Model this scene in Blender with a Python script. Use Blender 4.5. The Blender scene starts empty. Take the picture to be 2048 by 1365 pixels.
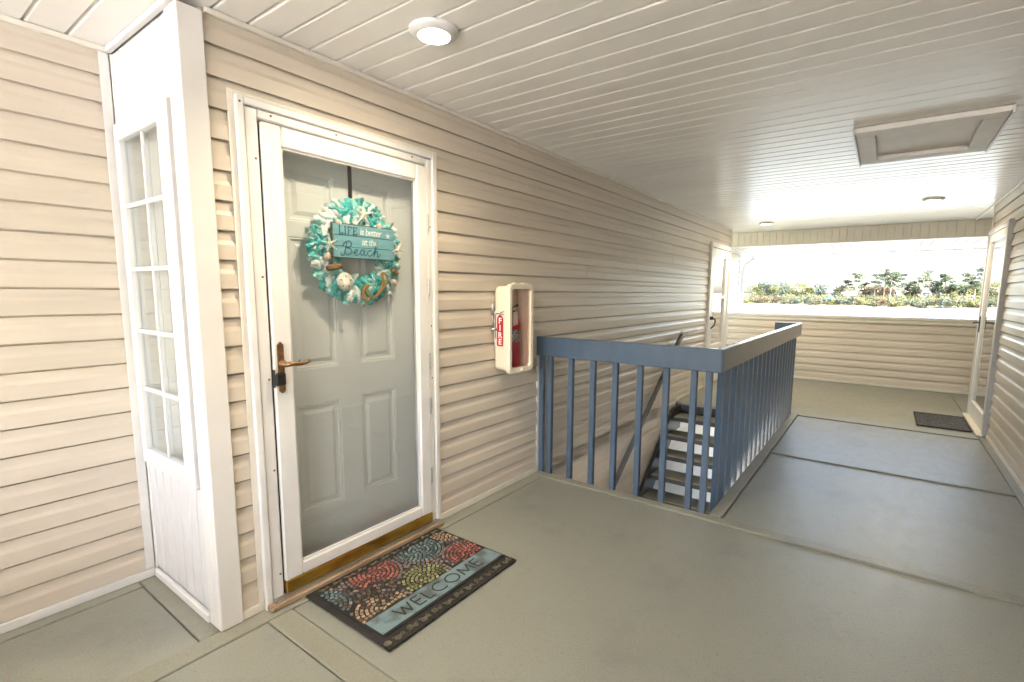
import bpy, math, random
from mathutils import Vector, Matrix
random.seed(7)
R = math.radians
sc = bpy.context.scene
col = sc.collection

# ------------------------------------------------------------------ camera, world, sun, exposure
cam = bpy.data.cameras.new('camera'); camo = bpy.data.objects.new('camera', cam); col.objects.link(camo)
rt = Vector((0.58745743, -0.80921741, 0.00780671)); up = Vector((0.09778924, 0.08056032, 0.99194118)); fw = Vector((0.80332499, 0.5819598, -0.12645851))
m = Matrix.Identity(4)
for i in range(3):
    m[i][0] = rt[i]; m[i][1] = up[i]; m[i][2] = -fw[i]
m.translation = Vector((-1.06775, -2.11687, 1.39959))
camo.matrix_world = m
cam.sensor_width = 36; cam.lens = 994.423 / 2048 * 36
cam.shift_x = -22.87 / 2048; cam.shift_y = 27.51 / 2048
cam.clip_start = 0.05; cam.clip_end = 6000
sc.camera = camo
to_sun = Vector((-0.36, -0.62, 0.70)).normalized()
w = bpy.data.worlds.new('World'); sc.world = w; w.use_nodes = True
nt = w.node_tree; bg = nt.nodes['Background']
sky = nt.nodes.new('ShaderNodeTexSky'); sky.sky_type = 'NISHITA'; sky.sun_disc = False
sky.sun_elevation = math.asin(to_sun.z); sky.sun_rotation = math.atan2(to_sun.x, to_sun.y)
sky.air_density = 1.0; sky.dust_density = 5.0; sky.ozone_density = 0.8
nt.links.new(sky.outputs[0], bg.inputs[0]); bg.inputs[1].default_value = 0.15
sl = bpy.data.lights.new('sun', 'SUN'); sl.energy = 2.3; sl.angle = R(0.6); sl.color = (1.0, 0.975, 0.94)
so = bpy.data.objects.new('sun', sl); col.objects.link(so); so.location = to_sun * 60
so.rotation_euler = to_sun.to_track_quat('Z', 'Y').to_euler()
sc.view_settings.view_transform = 'Standard'; sc.view_settings.look = 'None'
sc.view_settings.exposure = 4.52; sc.view_settings.gamma = 1.0; sc.view_settings.use_curve_mapping = False

# ------------------------------------------------------------------ materials
def mat(name, c, rough=0.5, var=0.0, vs=(3, 3, 3), bump=0.0, bs=(40, 40, 40), spec=0.5, metal=0.0, c2=None, rvar=0.0, detail=4, fac=(0.35, 0.65), coat=0.0, bdist=0.002):
    mt = bpy.data.materials.new(name); mt.use_nodes = True
    n = mt.node_tree.nodes; l = mt.node_tree.links; p = n['Principled BSDF']
    p.inputs['Base Color'].default_value = (*c, 1); p.inputs['Roughness'].default_value = rough
    p.inputs['Specular IOR Level'].default_value = spec; p.inputs['Metallic'].default_value = metal
    p.inputs['Coat Weight'].default_value = coat
    if var or c2 or bump or rvar:
        g = n.new('ShaderNodeNewGeometry')
    def noise(scale, det=detail):
        mp = n.new('ShaderNodeMapping'); mp.inputs['Scale'].default_value = scale
        l.new(g.outputs['Position'], mp.inputs['Vector'])
        t = n.new('ShaderNodeTexNoise'); t.inputs['Scale'].default_value = 1; t.inputs['Detail'].default_value = det
        t.inputs['Roughness'].default_value = 0.6
        l.new(mp.outputs[0], t.inputs['Vector']); return t
    if var or c2:
        t = noise(vs); r = n.new('ShaderNodeValToRGB')
        a = c2 if c2 else tuple(x * (1 - var) for x in c); b = c if c2 else tuple(min(1, x * (1 + var)) for x in c)
        r.color_ramp.elements[0].position = fac[0]; r.color_ramp.elements[1].position = fac[1]
        r.color_ramp.elements[0].color = (*a, 1); r.color_ramp.elements[1].color = (*b, 1)
        l.new(t.outputs['Fac'], r.inputs[0]); l.new(r.outputs[0], p.inputs['Base Color'])
    if rvar:
        t = noise(tuple(x * 1.7 for x in vs)); mr = n.new('ShaderNodeMapRange')
        mr.inputs[1].default_value = 0.3; mr.inputs[2].default_value = 0.7
        mr.inputs[3].default_value = max(0.03, rough - rvar); mr.inputs[4].default_value = min(1, rough + rvar)
        l.new(t.outputs['Fac'], mr.inputs[0]); l.new(mr.outputs[0], p.inputs['Roughness'])
    if bump:
        t = noise(bs, 3); b = n.new('ShaderNodeBump'); b.inputs['Strength'].default_value = bump; b.inputs['Distance'].default_value = bdist
        l.new(t.outputs['Fac'], b.inputs['Height']); l.new(b.outputs[0], p.inputs['Normal'])
    return mt

def glassmat(name, tint=(0.93, 0.95, 0.94), ior=1.5, rough=0.0, mul=1.0):
    mt = bpy.data.materials.new(name); mt.use_nodes = True
    n = mt.node_tree.nodes; l = mt.node_tree.links; n.remove(n['Principled BSDF'])
    tr = n.new('ShaderNodeBsdfTransparent'); tr.inputs[0].default_value = (*tint, 1)
    gl = n.new('ShaderNodeBsdfGlossy'); gl.inputs['Roughness'].default_value = rough
    lw_ = n.new('ShaderNodeLayerWeight'); lw_.inputs['Blend'].default_value = 0.5      # Schlick reflectance, same from both sides
    pw = n.new('ShaderNodeMath'); pw.operation = 'POWER'; pw.inputs[1].default_value = 4.0; l.new(lw_.outputs['Facing'], pw.inputs[0])
    ad = n.new('ShaderNodeMath'); ad.operation = 'MULTIPLY_ADD'; ad.inputs[1].default_value = 0.95 * mul; ad.inputs[2].default_value = 0.045 * mul; ad.use_clamp = True
    l.new(pw.outputs[0], ad.inputs[0]); mx = n.new('ShaderNodeMixShader')
    l.new(ad.outputs[0], mx.inputs[0]); l.new(tr.outputs[0], mx.inputs[1]); l.new(gl.outputs[0], mx.inputs[2])
    l.new(mx.outputs[0], n['Material Output'].inputs[0]); return mt

def emat(name, c, s):
    mt = bpy.data.materials.new(name); mt.use_nodes = True; p = mt.node_tree.nodes['Principled BSDF']
    p.inputs['Base Color'].default_value = (0.9, 0.88, 0.82, 1)
    p.inputs['Emission Color'].default_value = (*c, 1); p.inputs['Emission Strength'].default_value = s; return mt

def leafmat(name, c, tr=0.35):
    mt = bpy.data.materials.new(name); mt.use_nodes = True
    n = mt.node_tree.nodes; l = mt.node_tree.links; p = n['Principled BSDF']; p.inputs['Roughness'].default_value = 0.6
    p.inputs['Specular IOR Level'].default_value = 0.25
    g = n.new('ShaderNodeNewGeometry'); t = n.new('ShaderNodeTexNoise'); t.inputs['Scale'].default_value = 0.6; l.new(g.outputs['Position'], t.inputs['Vector'])
    r = n.new('ShaderNodeValToRGB'); r.color_ramp.elements[0].position = 0.3; r.color_ramp.elements[1].position = 0.7
    r.color_ramp.elements[0].color = (c[0] * 0.6, c[1] * 0.65, c[2] * 0.7, 1); r.color_ramp.elements[1].color = (c[0] * 1.35, c[1] * 1.3, c[2] * 1.2, 1)
    l.new(t.outputs['Fac'], r.inputs[0]); l.new(r.outputs[0], p.inputs['Base Color'])
    td = n.new('ShaderNodeBsdfTranslucent'); l.new(r.outputs[0], td.inputs[0]); mx = n.new('ShaderNodeMixShader'); mx.inputs[0].default_value = tr
    l.new(p.outputs[0], mx.inputs[1]); l.new(td.outputs[0], mx.inputs[2]); l.new(mx.outputs[0], n['Material Output'].inputs[0]); return mt

SAND = (0.62, 0.552, 0.465)
MT = dict(
    sidx=mat('siding_vinyl', SAND, 0.38, 0.06, (0.7, 0.7, 9), 0.08, (14, 14, 300), spec=0.5),
    sidy=mat('siding_vinyl_end', SAND, 0.38, 0.06, (0.7, 0.7, 9), 0.08, (14, 14, 300), spec=0.5),
    cream=mat('cream_trim', (0.74, 0.70, 0.62), 0.4, 0.05, (6, 6, 6), 0.15, (60, 60, 60)),
    white=mat('white_trim', (0.72, 0.715, 0.705), 0.42, 0.05, (2, 2, 5), 0.15, (90, 90, 12)),
    bead=mat('white_beadboard', (0.66, 0.66, 0.665), 0.40, 0.015, (2, 2, 2)),
    alum=mat('white_storm_frame', (0.74, 0.735, 0.725), 0.38, 0.07, (4, 4, 3), 0.08, (30, 30, 30), rvar=0.08),
    grey=mat('grey_weatherstrip', (0.42, 0.41, 0.40), 0.45),
    dark=mat('dark_gap', (0.03, 0.028, 0.025), 0.8),
    ceil=mat('ceiling_vinyl', (0.85, 0.83, 0.79), 0.30, 0.05, (2, 1.0, 2), 0.06, (160, 12, 160), spec=0.5),
    slab=mat('inner_door_paint', (0.78, 0.80, 0.80), 0.45, 0.04, (2, 2, 2), 0.25, (120, 120, 9)),
    floor=mat('floor_paint', (0.315, 0.322, 0.266), 0.29, 0, (0.25, 0.25, 0.25), 0.45, (140, 140, 140), spec=0.9, c2=(0.280, 0.286, 0.236), rvar=0.0, detail=0, fac=(0.2, 0.8), bdist=0.003),
    floor2=mat('floor_strip_paint', (0.305, 0.305, 0.245), 0.36, 0.08, (3, 3, 3), 0.4, (90, 90, 90), rvar=0.1),
    conc=mat('slab_concrete', (0.22, 0.21, 0.18), 0.8, 0.15),
    blue=mat('blue_grey_paint', (0.080, 0.125, 0.195), 0.24, 0.06, (9, 9, 3), 0.06, (60, 60, 60), spec=0.75, coat=0.3),
    black=mat('black_rubber', (0.018, 0.017, 0.016), 0.65, 0.3, (30, 30, 30), 0.4, (150, 150, 150)),
    scroll=mat('worn_rubber_relief', (0.115, 0.10, 0.065), 0.6, 0.4, (40, 40, 40)),
    steel=mat('black_steel', (0.015, 0.015, 0.016), 0.5, 0.2, (8, 8, 8)),
    rail=mat('handrail_metal', (0.11, 0.108, 0.105), 0.4, 0.1),
    silver=mat('silver_metal', (0.55, 0.55, 0.54), 0.35, 0, metal=0.9),
    bronze=mat('worn_brass', (0.27, 0.155, 0.075), 0.38, 0.3, (60, 60, 60), metal=0.75),
    brass=mat('tarnished_brass', (0.66, 0.46, 0.10), 0.34, 0, (5, 5, 16), metal=0.9, c2=(0.36, 0.17, 0.03), rvar=0.04, fac=(0.3, 0.68), detail=5),
    wood=mat('sill_wood', (0.42, 0.30, 0.20), 0.6, 0, (4, 40, 40), 0.3, (8, 90, 90), c2=(0.27, 0.17, 0.105)),
    cab=mat('cabinet_plastic', (0.82, 0.755, 0.62), 0.35, 0.03, (5, 5, 5)),
    red=mat('extinguisher_red', (0.50, 0.015, 0.018), 0.3, 0.05),
    redp=mat('sticker_red', (0.50, 0.012, 0.03), 0.35),
    paper=mat('white_print', (0.82, 0.82, 0.82), 0.4),
    ink=mat('dark_print', (0.04, 0.04, 0.05), 0.5),
    glass=glassmat('storm_glass', (0.975, 0.985, 0.985), 1.5, mul=2.0),
    glassw=glassmat('window_glass', (0.94, 0.96, 0.96), 1.5, mul=1.15),
    acry=glassmat('cabinet_window', (0.97, 0.90, 0.88), 1.45),
    blind=mat('pale_blind', (0.74, 0.75, 0.74), 0.7),
    lamp=emat('lamp_lens', (1.0, 0.86, 0.62), 6.0),
    teal=mat('teal_mesh', (0.055, 0.47, 0.48), 0.35, 0.35, (90, 90, 90), spec=0.7),
    aqua=mat('aqua_mesh', (0.30, 0.66, 0.64), 0.4, 0.25, (90, 90, 90)),
    wmesh=mat('white_mesh', (0.78, 0.84, 0.84), 0.5, 0.12, (90, 90, 90)),
    star=mat('starfish_white', (0.82, 0.79, 0.71), 0.7, 0.12, (70, 70, 70), 0.4, (200, 200, 200)),
    shell=mat('shell_pink', (0.72, 0.58, 0.50), 0.5, 0.2, (80, 80, 80)),
    rope=mat('jute_rope', (0.38, 0.23, 0.07), 0.85, 0.3, (150, 150, 150), 0.5, (300, 300, 300)),
    drift=mat('brown_driftwood', (0.24, 0.13, 0.055), 0.8, 0.3, (40, 40, 90)),
    sign=mat('sign_blue', (0.19, 0.43, 0.50), 0.6, 0.12, (8, 8, 60)),
    signd=mat('sign_back', (0.16, 0.09, 0.05), 0.7),
    signt=mat('sign_dark_teal', (0.02, 0.15, 0.20), 0.6),
    signw=mat('sign_white', (0.85, 0.84, 0.79), 0.6),
    band=mat('mat_blue_band', (0.17, 0.25, 0.27), 0.75, 0, (9, 9, 9), 0.3, (200, 200, 200), c2=(0.09, 0.11, 0.115), detail=9, fac=(0.38, 0.52)),
    speck=mat('grey_fleck_rubber', (0.10, 0.105, 0.12), 0.6, 0, (26, 60, 26), 0.3, (150, 150, 150), c2=(0.014, 0.014, 0.018), fac=(0.48, 0.62), detail=6),
    roof=mat('roof_grey', (0.16, 0.15, 0.14), 0.9, 0.2, (2, 2, 2)),
    lowf=mat('lower_concrete', (0.42, 0.40, 0.36), 0.8, 0.15, (2, 2, 2)),
    box=mat('tan_box', (0.60, 0.40, 0.20), 0.6, 0.05),
    grass=mat('grass', (0.10, 0.15, 0.035), 0.9, 0, (0.3, 0.3, 0.3), c2=(0.16, 0.15, 0.06), detail=8),
    bank=mat('bank_soil', (0.045, 0.048, 0.022), 0.9, 0, (0.15, 0.15, 0.15), c2=(0.075, 0.06, 0.034), detail=8),
    bark=mat('bark', (0.13, 0.095, 0.07), 0.9, 0.2),
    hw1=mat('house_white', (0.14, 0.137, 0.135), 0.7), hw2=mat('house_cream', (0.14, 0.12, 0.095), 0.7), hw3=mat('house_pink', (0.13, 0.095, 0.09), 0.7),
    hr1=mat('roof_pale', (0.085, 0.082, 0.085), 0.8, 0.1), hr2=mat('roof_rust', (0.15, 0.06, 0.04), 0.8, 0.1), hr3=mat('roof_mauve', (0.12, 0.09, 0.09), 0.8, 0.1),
    pane=mat('far_window', (0.06, 0.07, 0.08), 0.2), pole=mat('pole_grey', (0.045, 0.042, 0.04), 0.8), tealp=mat('teal_cover', (0.02, 0.32, 0.30), 0.5),
    l1=leafmat('pine_green', (0.060, 0.078, 0.045)), l2=leafmat('yellow_green', (0.085, 0.090, 0.032)), l3=leafmat('dark_green', (0.050, 0.066, 0.050)),
    l4=leafmat('autumn_orange', (0.088, 0.060, 0.034)), l5=leafmat('olive_shrub', (0.062, 0.064, 0.038)),
)
def floor_layers(mt, patch, speck):
    n = mt.node_tree.nodes; l = mt.node_tree.links; p = n['Principled BSDF']
    src = p.inputs['Base Color'].links[0].from_socket; g = n.new('ShaderNodeNewGeometry')
    for sc_, lo, hi, c, amt, det in ((0.35, 0.3, 0.75, patch, 0.35, 0), (1.9, 0.52, 0.70, patch, 0.55, 8), (6, 0.60, 0.74, patch, 0.45, 7), (9, 0.68, 0.76, speck, 0.40, 5), (34, 0.55, 0.75, speck, 0.22, 3), (48, 0.70, 0.76, speck, 0.40, 1), (150, 0.45, 0.7, speck, 0.30, 1)):
        t = n.new('ShaderNodeTexNoise'); t.inputs['Scale'].default_value = sc_; t.inputs['Detail'].default_value = det; t.inputs['Roughness'].default_value = 0.65
        l.new(g.outputs['Position'], t.inputs['Vector']); mr = n.new('ShaderNodeMapRange'); mr.interpolation_type = 'SMOOTHSTEP'
        mr.inputs[1].default_value = lo; mr.inputs[2].default_value = hi; mr.inputs[3].default_value = 0; mr.inputs[4].default_value = amt
        l.new(t.outputs['Fac'], mr.inputs[0]); mx = n.new('ShaderNodeMix'); mx.data_type = 'RGBA'
        l.new(mr.outputs[0], mx.inputs[0]); l.new(src, mx.inputs[6]); mx.inputs[7].default_value = (*c, 1); src = mx.outputs[2]
    l.new(src, p.inputs['Base Color'])
    mp = n.new('ShaderNodeMapping'); mp.inputs['Scale'].default_value = (4.5, 9, 6); mp.inputs['Rotation'].default_value = (0, 0, 0.3); l.new(g.outputs['Position'], mp.inputs['Vector'])
    t = n.new('ShaderNodeTexNoise'); t.inputs['Scale'].default_value = 1.6; t.inputs['Detail'].default_value = 6; t.inputs['Roughness'].default_value = 0.65; l.new(mp.outputs[0], t.inputs['Vector'])
    mr = n.new('ShaderNodeMapRange'); mr.inputs[1].default_value = 0.3; mr.inputs[2].default_value = 0.7; mr.inputs[3].default_value = 0.285; mr.inputs[4].default_value = 0.42
    l.new(t.outputs['Fac'], mr.inputs[0]); l.new(mr.outputs[0], p.inputs['Roughness'])
floor_layers(MT['floor'], (0.205, 0.214, 0.205), (0.145, 0.145, 0.12)); floor_layers(MT['floor2'], (0.23, 0.23, 0.20), (0.17, 0.165, 0.13))
# lake: smooth, faintly rippled water
wm = bpy.data.materials.new('lake_water'); wm.use_nodes = True
p = wm.node_tree.nodes['Principled BSDF']; p.inputs['Base Color'].default_value = (0.15, 0.16, 0.15, 1); p.inputs['Roughness'].default_value = 0.12
tn = wm.node_tree.nodes.new('ShaderNodeTexNoise'); tn.inputs['Scale'].default_value = 1.2; bn = wm.node_tree.nodes.new('ShaderNodeBump'); bn.inputs['Strength'].default_value = 0.25; bn.inputs['Distance'].default_value = 0.1
gg = wm.node_tree.nodes.new('ShaderNodeNewGeometry'); wm.node_tree.links.new(gg.outputs['Position'], tn.inputs['Vector'])
wm.node_tree.links.new(tn.outputs['Fac'], bn.inputs['Height']); wm.node_tree.links.new(bn.outputs[0], p.inputs['Normal']); MT['water'] = wm

# ------------------------------------------------------------------ mesh helpers
class MB:
    def __init__(s): s.v = []; s.f = []
    def add(s, vs, fs):
        k = len(s.v); s.v += [tuple(x) for x in vs]; s.f += [tuple(i + k for i in f) for f in fs]; return s
    def box(s, x0, x1, y0, y1, z0, z1):
        x0, x1 = min(x0, x1), max(x0, x1); y0, y1 = min(y0, y1), max(y0, y1); z0, z1 = min(z0, z1), max(z0, z1)
        return s.add([(x, y, z) for z in (z0, z1) for y in (y0, y1) for x in (x0, x1)],
                     [(0, 2, 3, 1), (4, 5, 7, 6), (0, 1, 5, 4), (2, 6, 7, 3), (0, 4, 6, 2), (1, 3, 7, 5)])
    def cbox(s, x0, x1, y0, y1, z0, z1, c=0.004):          # box with chamfered edges
        x0, x1 = min(x0, x1), max(x0, x1); y0, y1 = min(y0, y1), max(y0, y1); z0, z1 = min(z0, z1), max(z0, z1)
        c = min(c, (x1 - x0) / 2.2, (y1 - y0) / 2.2, (z1 - z0) / 2.2)
        def ring(d, z): return [(x0 + d, y0, z), (x1 - d, y0, z), (x1, y0 + d, z), (x1, y1 - d, z), (x1 - d, y1, z), (x0 + d, y1, z), (x0, y1 - d, z), (x0, y0 + d, z)]
        def inn(z): return [(x0 + c, y0 + c, z), (x1 - c, y0 + c, z), (x1 - c, y0 + c, z), (x1 - c, y1 - c, z), (x1 - c, y1 - c, z), (x0 + c, y1 - c, z), (x0 + c, y1 - c, z), (x0 + c, y0 + c, z)]
        a, b = ring(c, z0 + c), ring(c, z1 - c)
        k = len(s.v); s.v += a + b
        s.f += [(k + i, k + (i + 1) % 8, k + 8 + (i + 1) % 8, k + 8 + i) for i in range(8)]
        t = [(x0 + c, y0 + c, z1), (x1 - c, y0 + c, z1), (x1 - c, y1 - c, z1), (x0 + c, y1 - c, z1)]
        q = [(x, y, z0) for x, y, _ in t]; s.v += t + q; T = k + 16; Q = k + 20; B = k + 8
        s.f += [(T, T + 1, T + 2, T + 3), (Q + 3, Q + 2, Q + 1, Q)]
        for i in range(4):
            s.f += [(B + 2 * i, B + 2 * i + 1, T + (i + 1) % 4, T + i), (k + 2 * i + 1, k + 2 * i, Q + i, Q + (i + 1) % 4)]
            j = (2 * i - 1) % 8
            s.f += [(B + j, B + 2 * i, T + i), (k + 2 * i, k + j, Q + i)]
        return s
    def prism(s, poly, fn, a, b):                           # poly extruded: fn(u, v, t) -> xyz
        n = len(poly)
        vs = [fn(u, v, a) for u, v in poly] + [fn(u, v, b) for u, v in poly]
        return s.add(vs, [tuple(range(n)), tuple(range(2 * n - 1, n - 1, -1))] + [(i, i + n, (i + 1) % n + n, (i + 1) % n) for i in range(n)])
    def tube(s, pts, r, n=8, close=False):
        pts = [Vector(q) for q in pts]; rs = r if isinstance(r, (list, tuple)) else [r] * len(pts); k = len(s.v); N = len(pts); pu = None
        for i, q in enumerate(pts):
            d = (pts[min(i + 1, N - 1)] - pts[max(i - 1, 0)]).normalized()
            if pu is None: pu = d.orthogonal().normalized()
            else:
                pu = (pu - d * pu.dot(d)); pu = pu.normalized() if pu.length > 1e-6 else d.orthogonal().normalized()
            w_ = d.cross(pu)
            for j in range(n):
                a = 2 * math.pi * j / n; s.v.append(tuple(q + (pu * math.cos(a) + w_ * math.sin(a)) * rs[i]))
        for i in range(N - 1):
            for j in range(n):
                s.f.append((k + i * n + j, k + i * n + (j + 1) % n, k + (i + 1) * n + (j + 1) % n, k + (i + 1) * n + j))
        s.f.append(tuple(k + j for j in range(n - 1, -1, -1))); s.f.append(tuple(k + (N - 1) * n + j for j in range(n)))
        return s
    def lathe(s, prof, c, n=24, ax='z'):                    # prof: (radius, height)
        k = len(s.v); c = Vector(c)
        for r, h in prof:
            for j in range(n):
                a = 2 * math.pi * j / n; u, v = r * math.cos(a), r * math.sin(a)
                s.v.append(tuple(c + (Vector((u, v, h)) if ax == 'z' else Vector((u, h, v)) if ax == 'y' else Vector((h, u, v)))))
        for i in range(len(prof) - 1):
            for j in range(n):
                s.f.append((k + i * n + j, k + i * n + (j + 1) % n, k + (i + 1) * n + (j + 1) % n, k + (i + 1) * n + j))
        s.f.append(tuple(k + j for j in range(n))); s.f.append(tuple(k + (len(prof) - 1) * n + j for j in range(n))); return s
    def mesh(s, name, mt, smooth=False):
        me = bpy.data.meshes.new(name); me.from_pydata(s.v, [], s.f); me.update()
        bm_fix(me)
        if mt: me.materials.append(MT[mt] if isinstance(mt, str) else mt)
        if smooth:
            for q in me.polygons: q.use_smooth = True
        return me
    def build(s, name, mt, parent=None, loc=(0, 0, 0), smooth=False):
        return link(name, s.mesh(name, mt, smooth), parent, loc)
import bmesh
def bm_fix(me):
    b = bmesh.new(); b.from_mesh(me); bmesh.ops.recalc_face_normals(b, faces=b.faces); b.to_mesh(me); b.free()
def link(name, me, parent=None, loc=(0, 0, 0), rot=None):
    o = bpy.data.objects.new(name, me); col.objects.link(o); o.location = loc
    if rot: o.rotation_euler = rot
    if parent:
        o.parent = parent; r_ = root_of(parent); o.matrix_parent_inverse = PINV.get(parent.name, Matrix.Identity(4))
    return o
PINV = {}
def root_of(o):
    while o.parent: o = o.parent
    return o
def thing(name, label, cat, loc=(0, 0, 0), group=None, local=False):
    o = bpy.data.objects.new(name, None); col.objects.link(o); o.location = loc; o.empty_display_size = 0.2
    o['label'] = label; o['category'] = cat
    if group: o['group'] = group
    if not local: PINV[o.name] = Matrix.Translation(-Vector(loc))
    return o
def tag(o, label, cat, group=None):
    o['label'] = label; o['category'] = cat
    if group: o['group'] = group
    return o
def struct(o): o['kind'] = 'structure'; return o
def wrap(sp, m_): return m_
def text_mesh(s, size, mt, M, extrude=0.0006, shear=0.0, offset=0.0, space=1.0, align='CENTER', name='lettering', parent=None):
    c = bpy.data.curves.new('t', 'FONT'); c.body = s; c.size = size; c.extrude = extrude; c.shear = shear; c.offset = offset
    c.space_character = space; c.align_x = align; c.align_y = 'CENTER'; c.resolution_u = 3
    o = bpy.data.objects.new('t', c); col.objects.link(o); bpy.context.view_layer.update()
    me = bpy.data.meshes.new_from_object(o); bpy.data.objects.remove(o); me.name = name
    me.transform(M); me.materials.clear(); me.materials.append(MT[mt])
    return link(name, me, parent)
def strokes(polys, width, fn, h=0.0008, flat=True):        # hand-drawn letter strokes: 2-D polylines given thickness
    b = MB()
    for P in polys:
        P = [Vector((x, y)) for x, y in P]; L = []; Rr = []
        for i, q in enumerate(P):
            d = (P[min(i + 1, len(P) - 1)] - P[max(i - 1, 0)]); d = d.normalized() if d.length > 1e-9 else Vector((1, 0))
            nrm = Vector((-d.y, d.x)) * width / 2; L.append(q + nrm); Rr.append(q - nrm)
        for i in range(len(P) - 1):
            quad = [L[i], L[i + 1], Rr[i + 1], Rr[i]]
            b.prism([(q.x, q.y) for q in quad], fn, 0, h)
    return b
def smooth_pts(P, n=5):                                     # Catmull-Rom through points
    out = []; P = [Vector(p_) for p_ in P]
    for i in range(len(P) - 1):
        a, b, c, d = P[max(i - 1, 0)], P[i], P[i + 1], P[min(i + 2, len(P) - 1)]
        for k in range(n):
            t = k / n; out.append(0.5 * ((2 * b) + (c - a) * t + (2 * a - 5 * b + 4 * c - d) * t * t + (3 * b - a - 3 * c + d) * t ** 3))
    out.append(P[-1]); return [tuple(q) for q in out]

# ------------------------------------------------------------------ setting: ground, lake, floors, ceiling
PITCH = 0.113; Z0 = 0.045; H = 2.425; WB = 0.697; WR = -3.034; WRB = -3.73; XP = 8.2
struct(MB().add([(-3000, -3000, -3.1), (4000, -3000, -3.1), (4000, 3000, -3.1), (-3000, 3000, -3.1)], [(0, 1, 2, 3)]).build('ground', 'grass'))
struct(MB().box(-300, -2.9, -200, 200, -3.09, -3.02).build('near_bounce_ground', mat('bounce_ground_pale', (0.33, 0.325, 0.31), 0.8, 0.12, (0.4, 0.4, 0.4))))  # unseen pale ground, added to bounce sunlight up to the ceiling
struct(MB().box(12.6, 30, -60, 60, -3.09, -3.02).build('far_bounce_ground', mat('bounce_ground_neutral', (0.13, 0.13, 0.10), 0.9, 0.12, (0.6, 0.6, 0.6))))  # unseen ground strip, added and toned for the bounce at the far end
struct(MB().add([(30, -400, -2.9), (230, -400, -2.9), (230, 400, -2.9), (30, 400, -2.9)], [(0, 1, 2, 3)]).build('lake_water', 'water'))
# far bank: slopes up from the water along a slanting shore
bk = MB(); N = 60
prof = [(0, -3.05), (0.6, -2.75), (3, -2.45), (9, -2.2), (30, -1.9), (140, -1.4)]
for i in range(N + 1):
    Y = -260 + 520 * i / N; jit = random.uniform(-0.8, 0.8)
    for k_, (dx, z) in enumerate(prof): bk.v.append((206 + 0.33 * Y + dx + (jit if k_ < 4 else 0), Y, z + random.uniform(-.08, .08)))
for i in range(N):
    for k_ in range(len(prof) - 1):
        a = i * len(prof) + k_; bk.f.append((a, a + 1, a + 1 + len(prof), a + len(prof)))
struct(bk.build('far_bank', 'bank', smooth=True))
struct(MB().box(1.0, 12.5, -3.7, 0.69, -2.95, -2.75).build('lower_floor', 'lowf'))

fl = struct(MB().box(-2.65, 2.04, -3.72, 0.69, -0.25, -0.026).box(2.04, 5.21, -3.72, -1.318, -0.25, -0.026).box(5.21, 8.25, -3.72, 0.69, -0.25, -0.026).build('walkway_floor', 'conc'))
def panel(x0, x1, y0, y1, z=0.0, mt='floor', nm='floor_panel', c=0.003):
    g = 0.002
    MB().cbox(x0 + g, x1 - g, y0 + g if y0 < y1 else y0 - g, y1 - g if y0 < y1 else y1 + g, -0.026, z, c).build(nm, mt, fl)
panel(-2.6, -0.342, -0.006, 0.615)
panel(-2.6, -0.342, 0.615, 0.692, 0.004, 'floor2', 'floor_strip')
panel(-0.342, -0.262, -0.006, 0.692, 0.004, 'floor2', 'floor_strip')
panel(-2.6, 1.966, -0.104, -0.006, 0.004, 'floor2', 'floor_strip')
panel(-2.6, -0.122, -2.963, -0.104)
panel(-0.122, -0.012, -2.963, -0.104, 0.003, 'floor2', 'floor_strip')
panel(-0.012, 1.966, -2.963, -0.104)
panel(1.966, 2.043, -2.963, -0.006, 0.011, 'floor2', 'floor_strip')
panel(2.046, 5.39, -1.395, -1.319, 0.016, 'floor2', 'floor_strip')
panel(2.046, 3.646, -2.963, -1.395)
panel(3.646, 3.712, -2.963, -1.395, 0.012, 'floor2', 'floor_strip')
panel(3.712, 5.33, -2.963, -1.395)
panel(5.33, 5.392, -2.963, -1.395, 0.010, 'floor2', 'floor_strip')
panel(5.395, 6.45, -2.963, -0.006)
panel(6.45, 8.18, -2.963, 0.69)
panel(-2.6, 6.66, -3.031, -2.963, 0.005, 'floor2', 'floor_strip')
panel(6.66, 8.18, -3.72, -2.963)
panel(5.215, 5.395, -1.315, -0.006, 0.0, 'floor2', 'floor_strip')

cl = struct(MB().box(-2.75, XP + 0.05, -3.8, 0.75, H + 0.022, H + 0.06).build('ceiling', 'white'))
GP = 0.1293
cb = MB()
pf = [(0.0, 0.0), (0.1105, 0.0), (0.1108, 0.015), (0.1135, 0.015), (0.1260, 0.001), (GP, 0.0), (GP, 0.018), (0.0, 0.018)]
cb.prism(pf, lambda u, v, t: (u, t, v), -3.79, 0.74)
cbm = cb.mesh('ceiling_board', 'ceil')
x = -0.02 - 0.1155 - GP * 20
while x < XP - 0.02:
    link('ceiling_board', cbm, cl, (x, 0, H + random.uniform(-0.0008, 0.0008))); x += GP
def jtrim(x0, x1, y0, y1, z0=H - 0.022, z1=H - 0.001, mt='cream'):
    MB().cbox(x0, x1, y0, y1, z0, z1, 0.003).build('edge_trim', mt, cl)
jtrim(-0.17, 7.53, -0.022, -0.001); jtrim(-2.7, -0.262, 0.672, 0.696); jtrim(-0.285, -0.262, -0.02, 0.671, mt='white')
jtrim(-0.25, 6.66, WR + 0.001, WR + 0.022); jtrim(6.663, 8.19, WR + 0.001, WR + 0.022)

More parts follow.
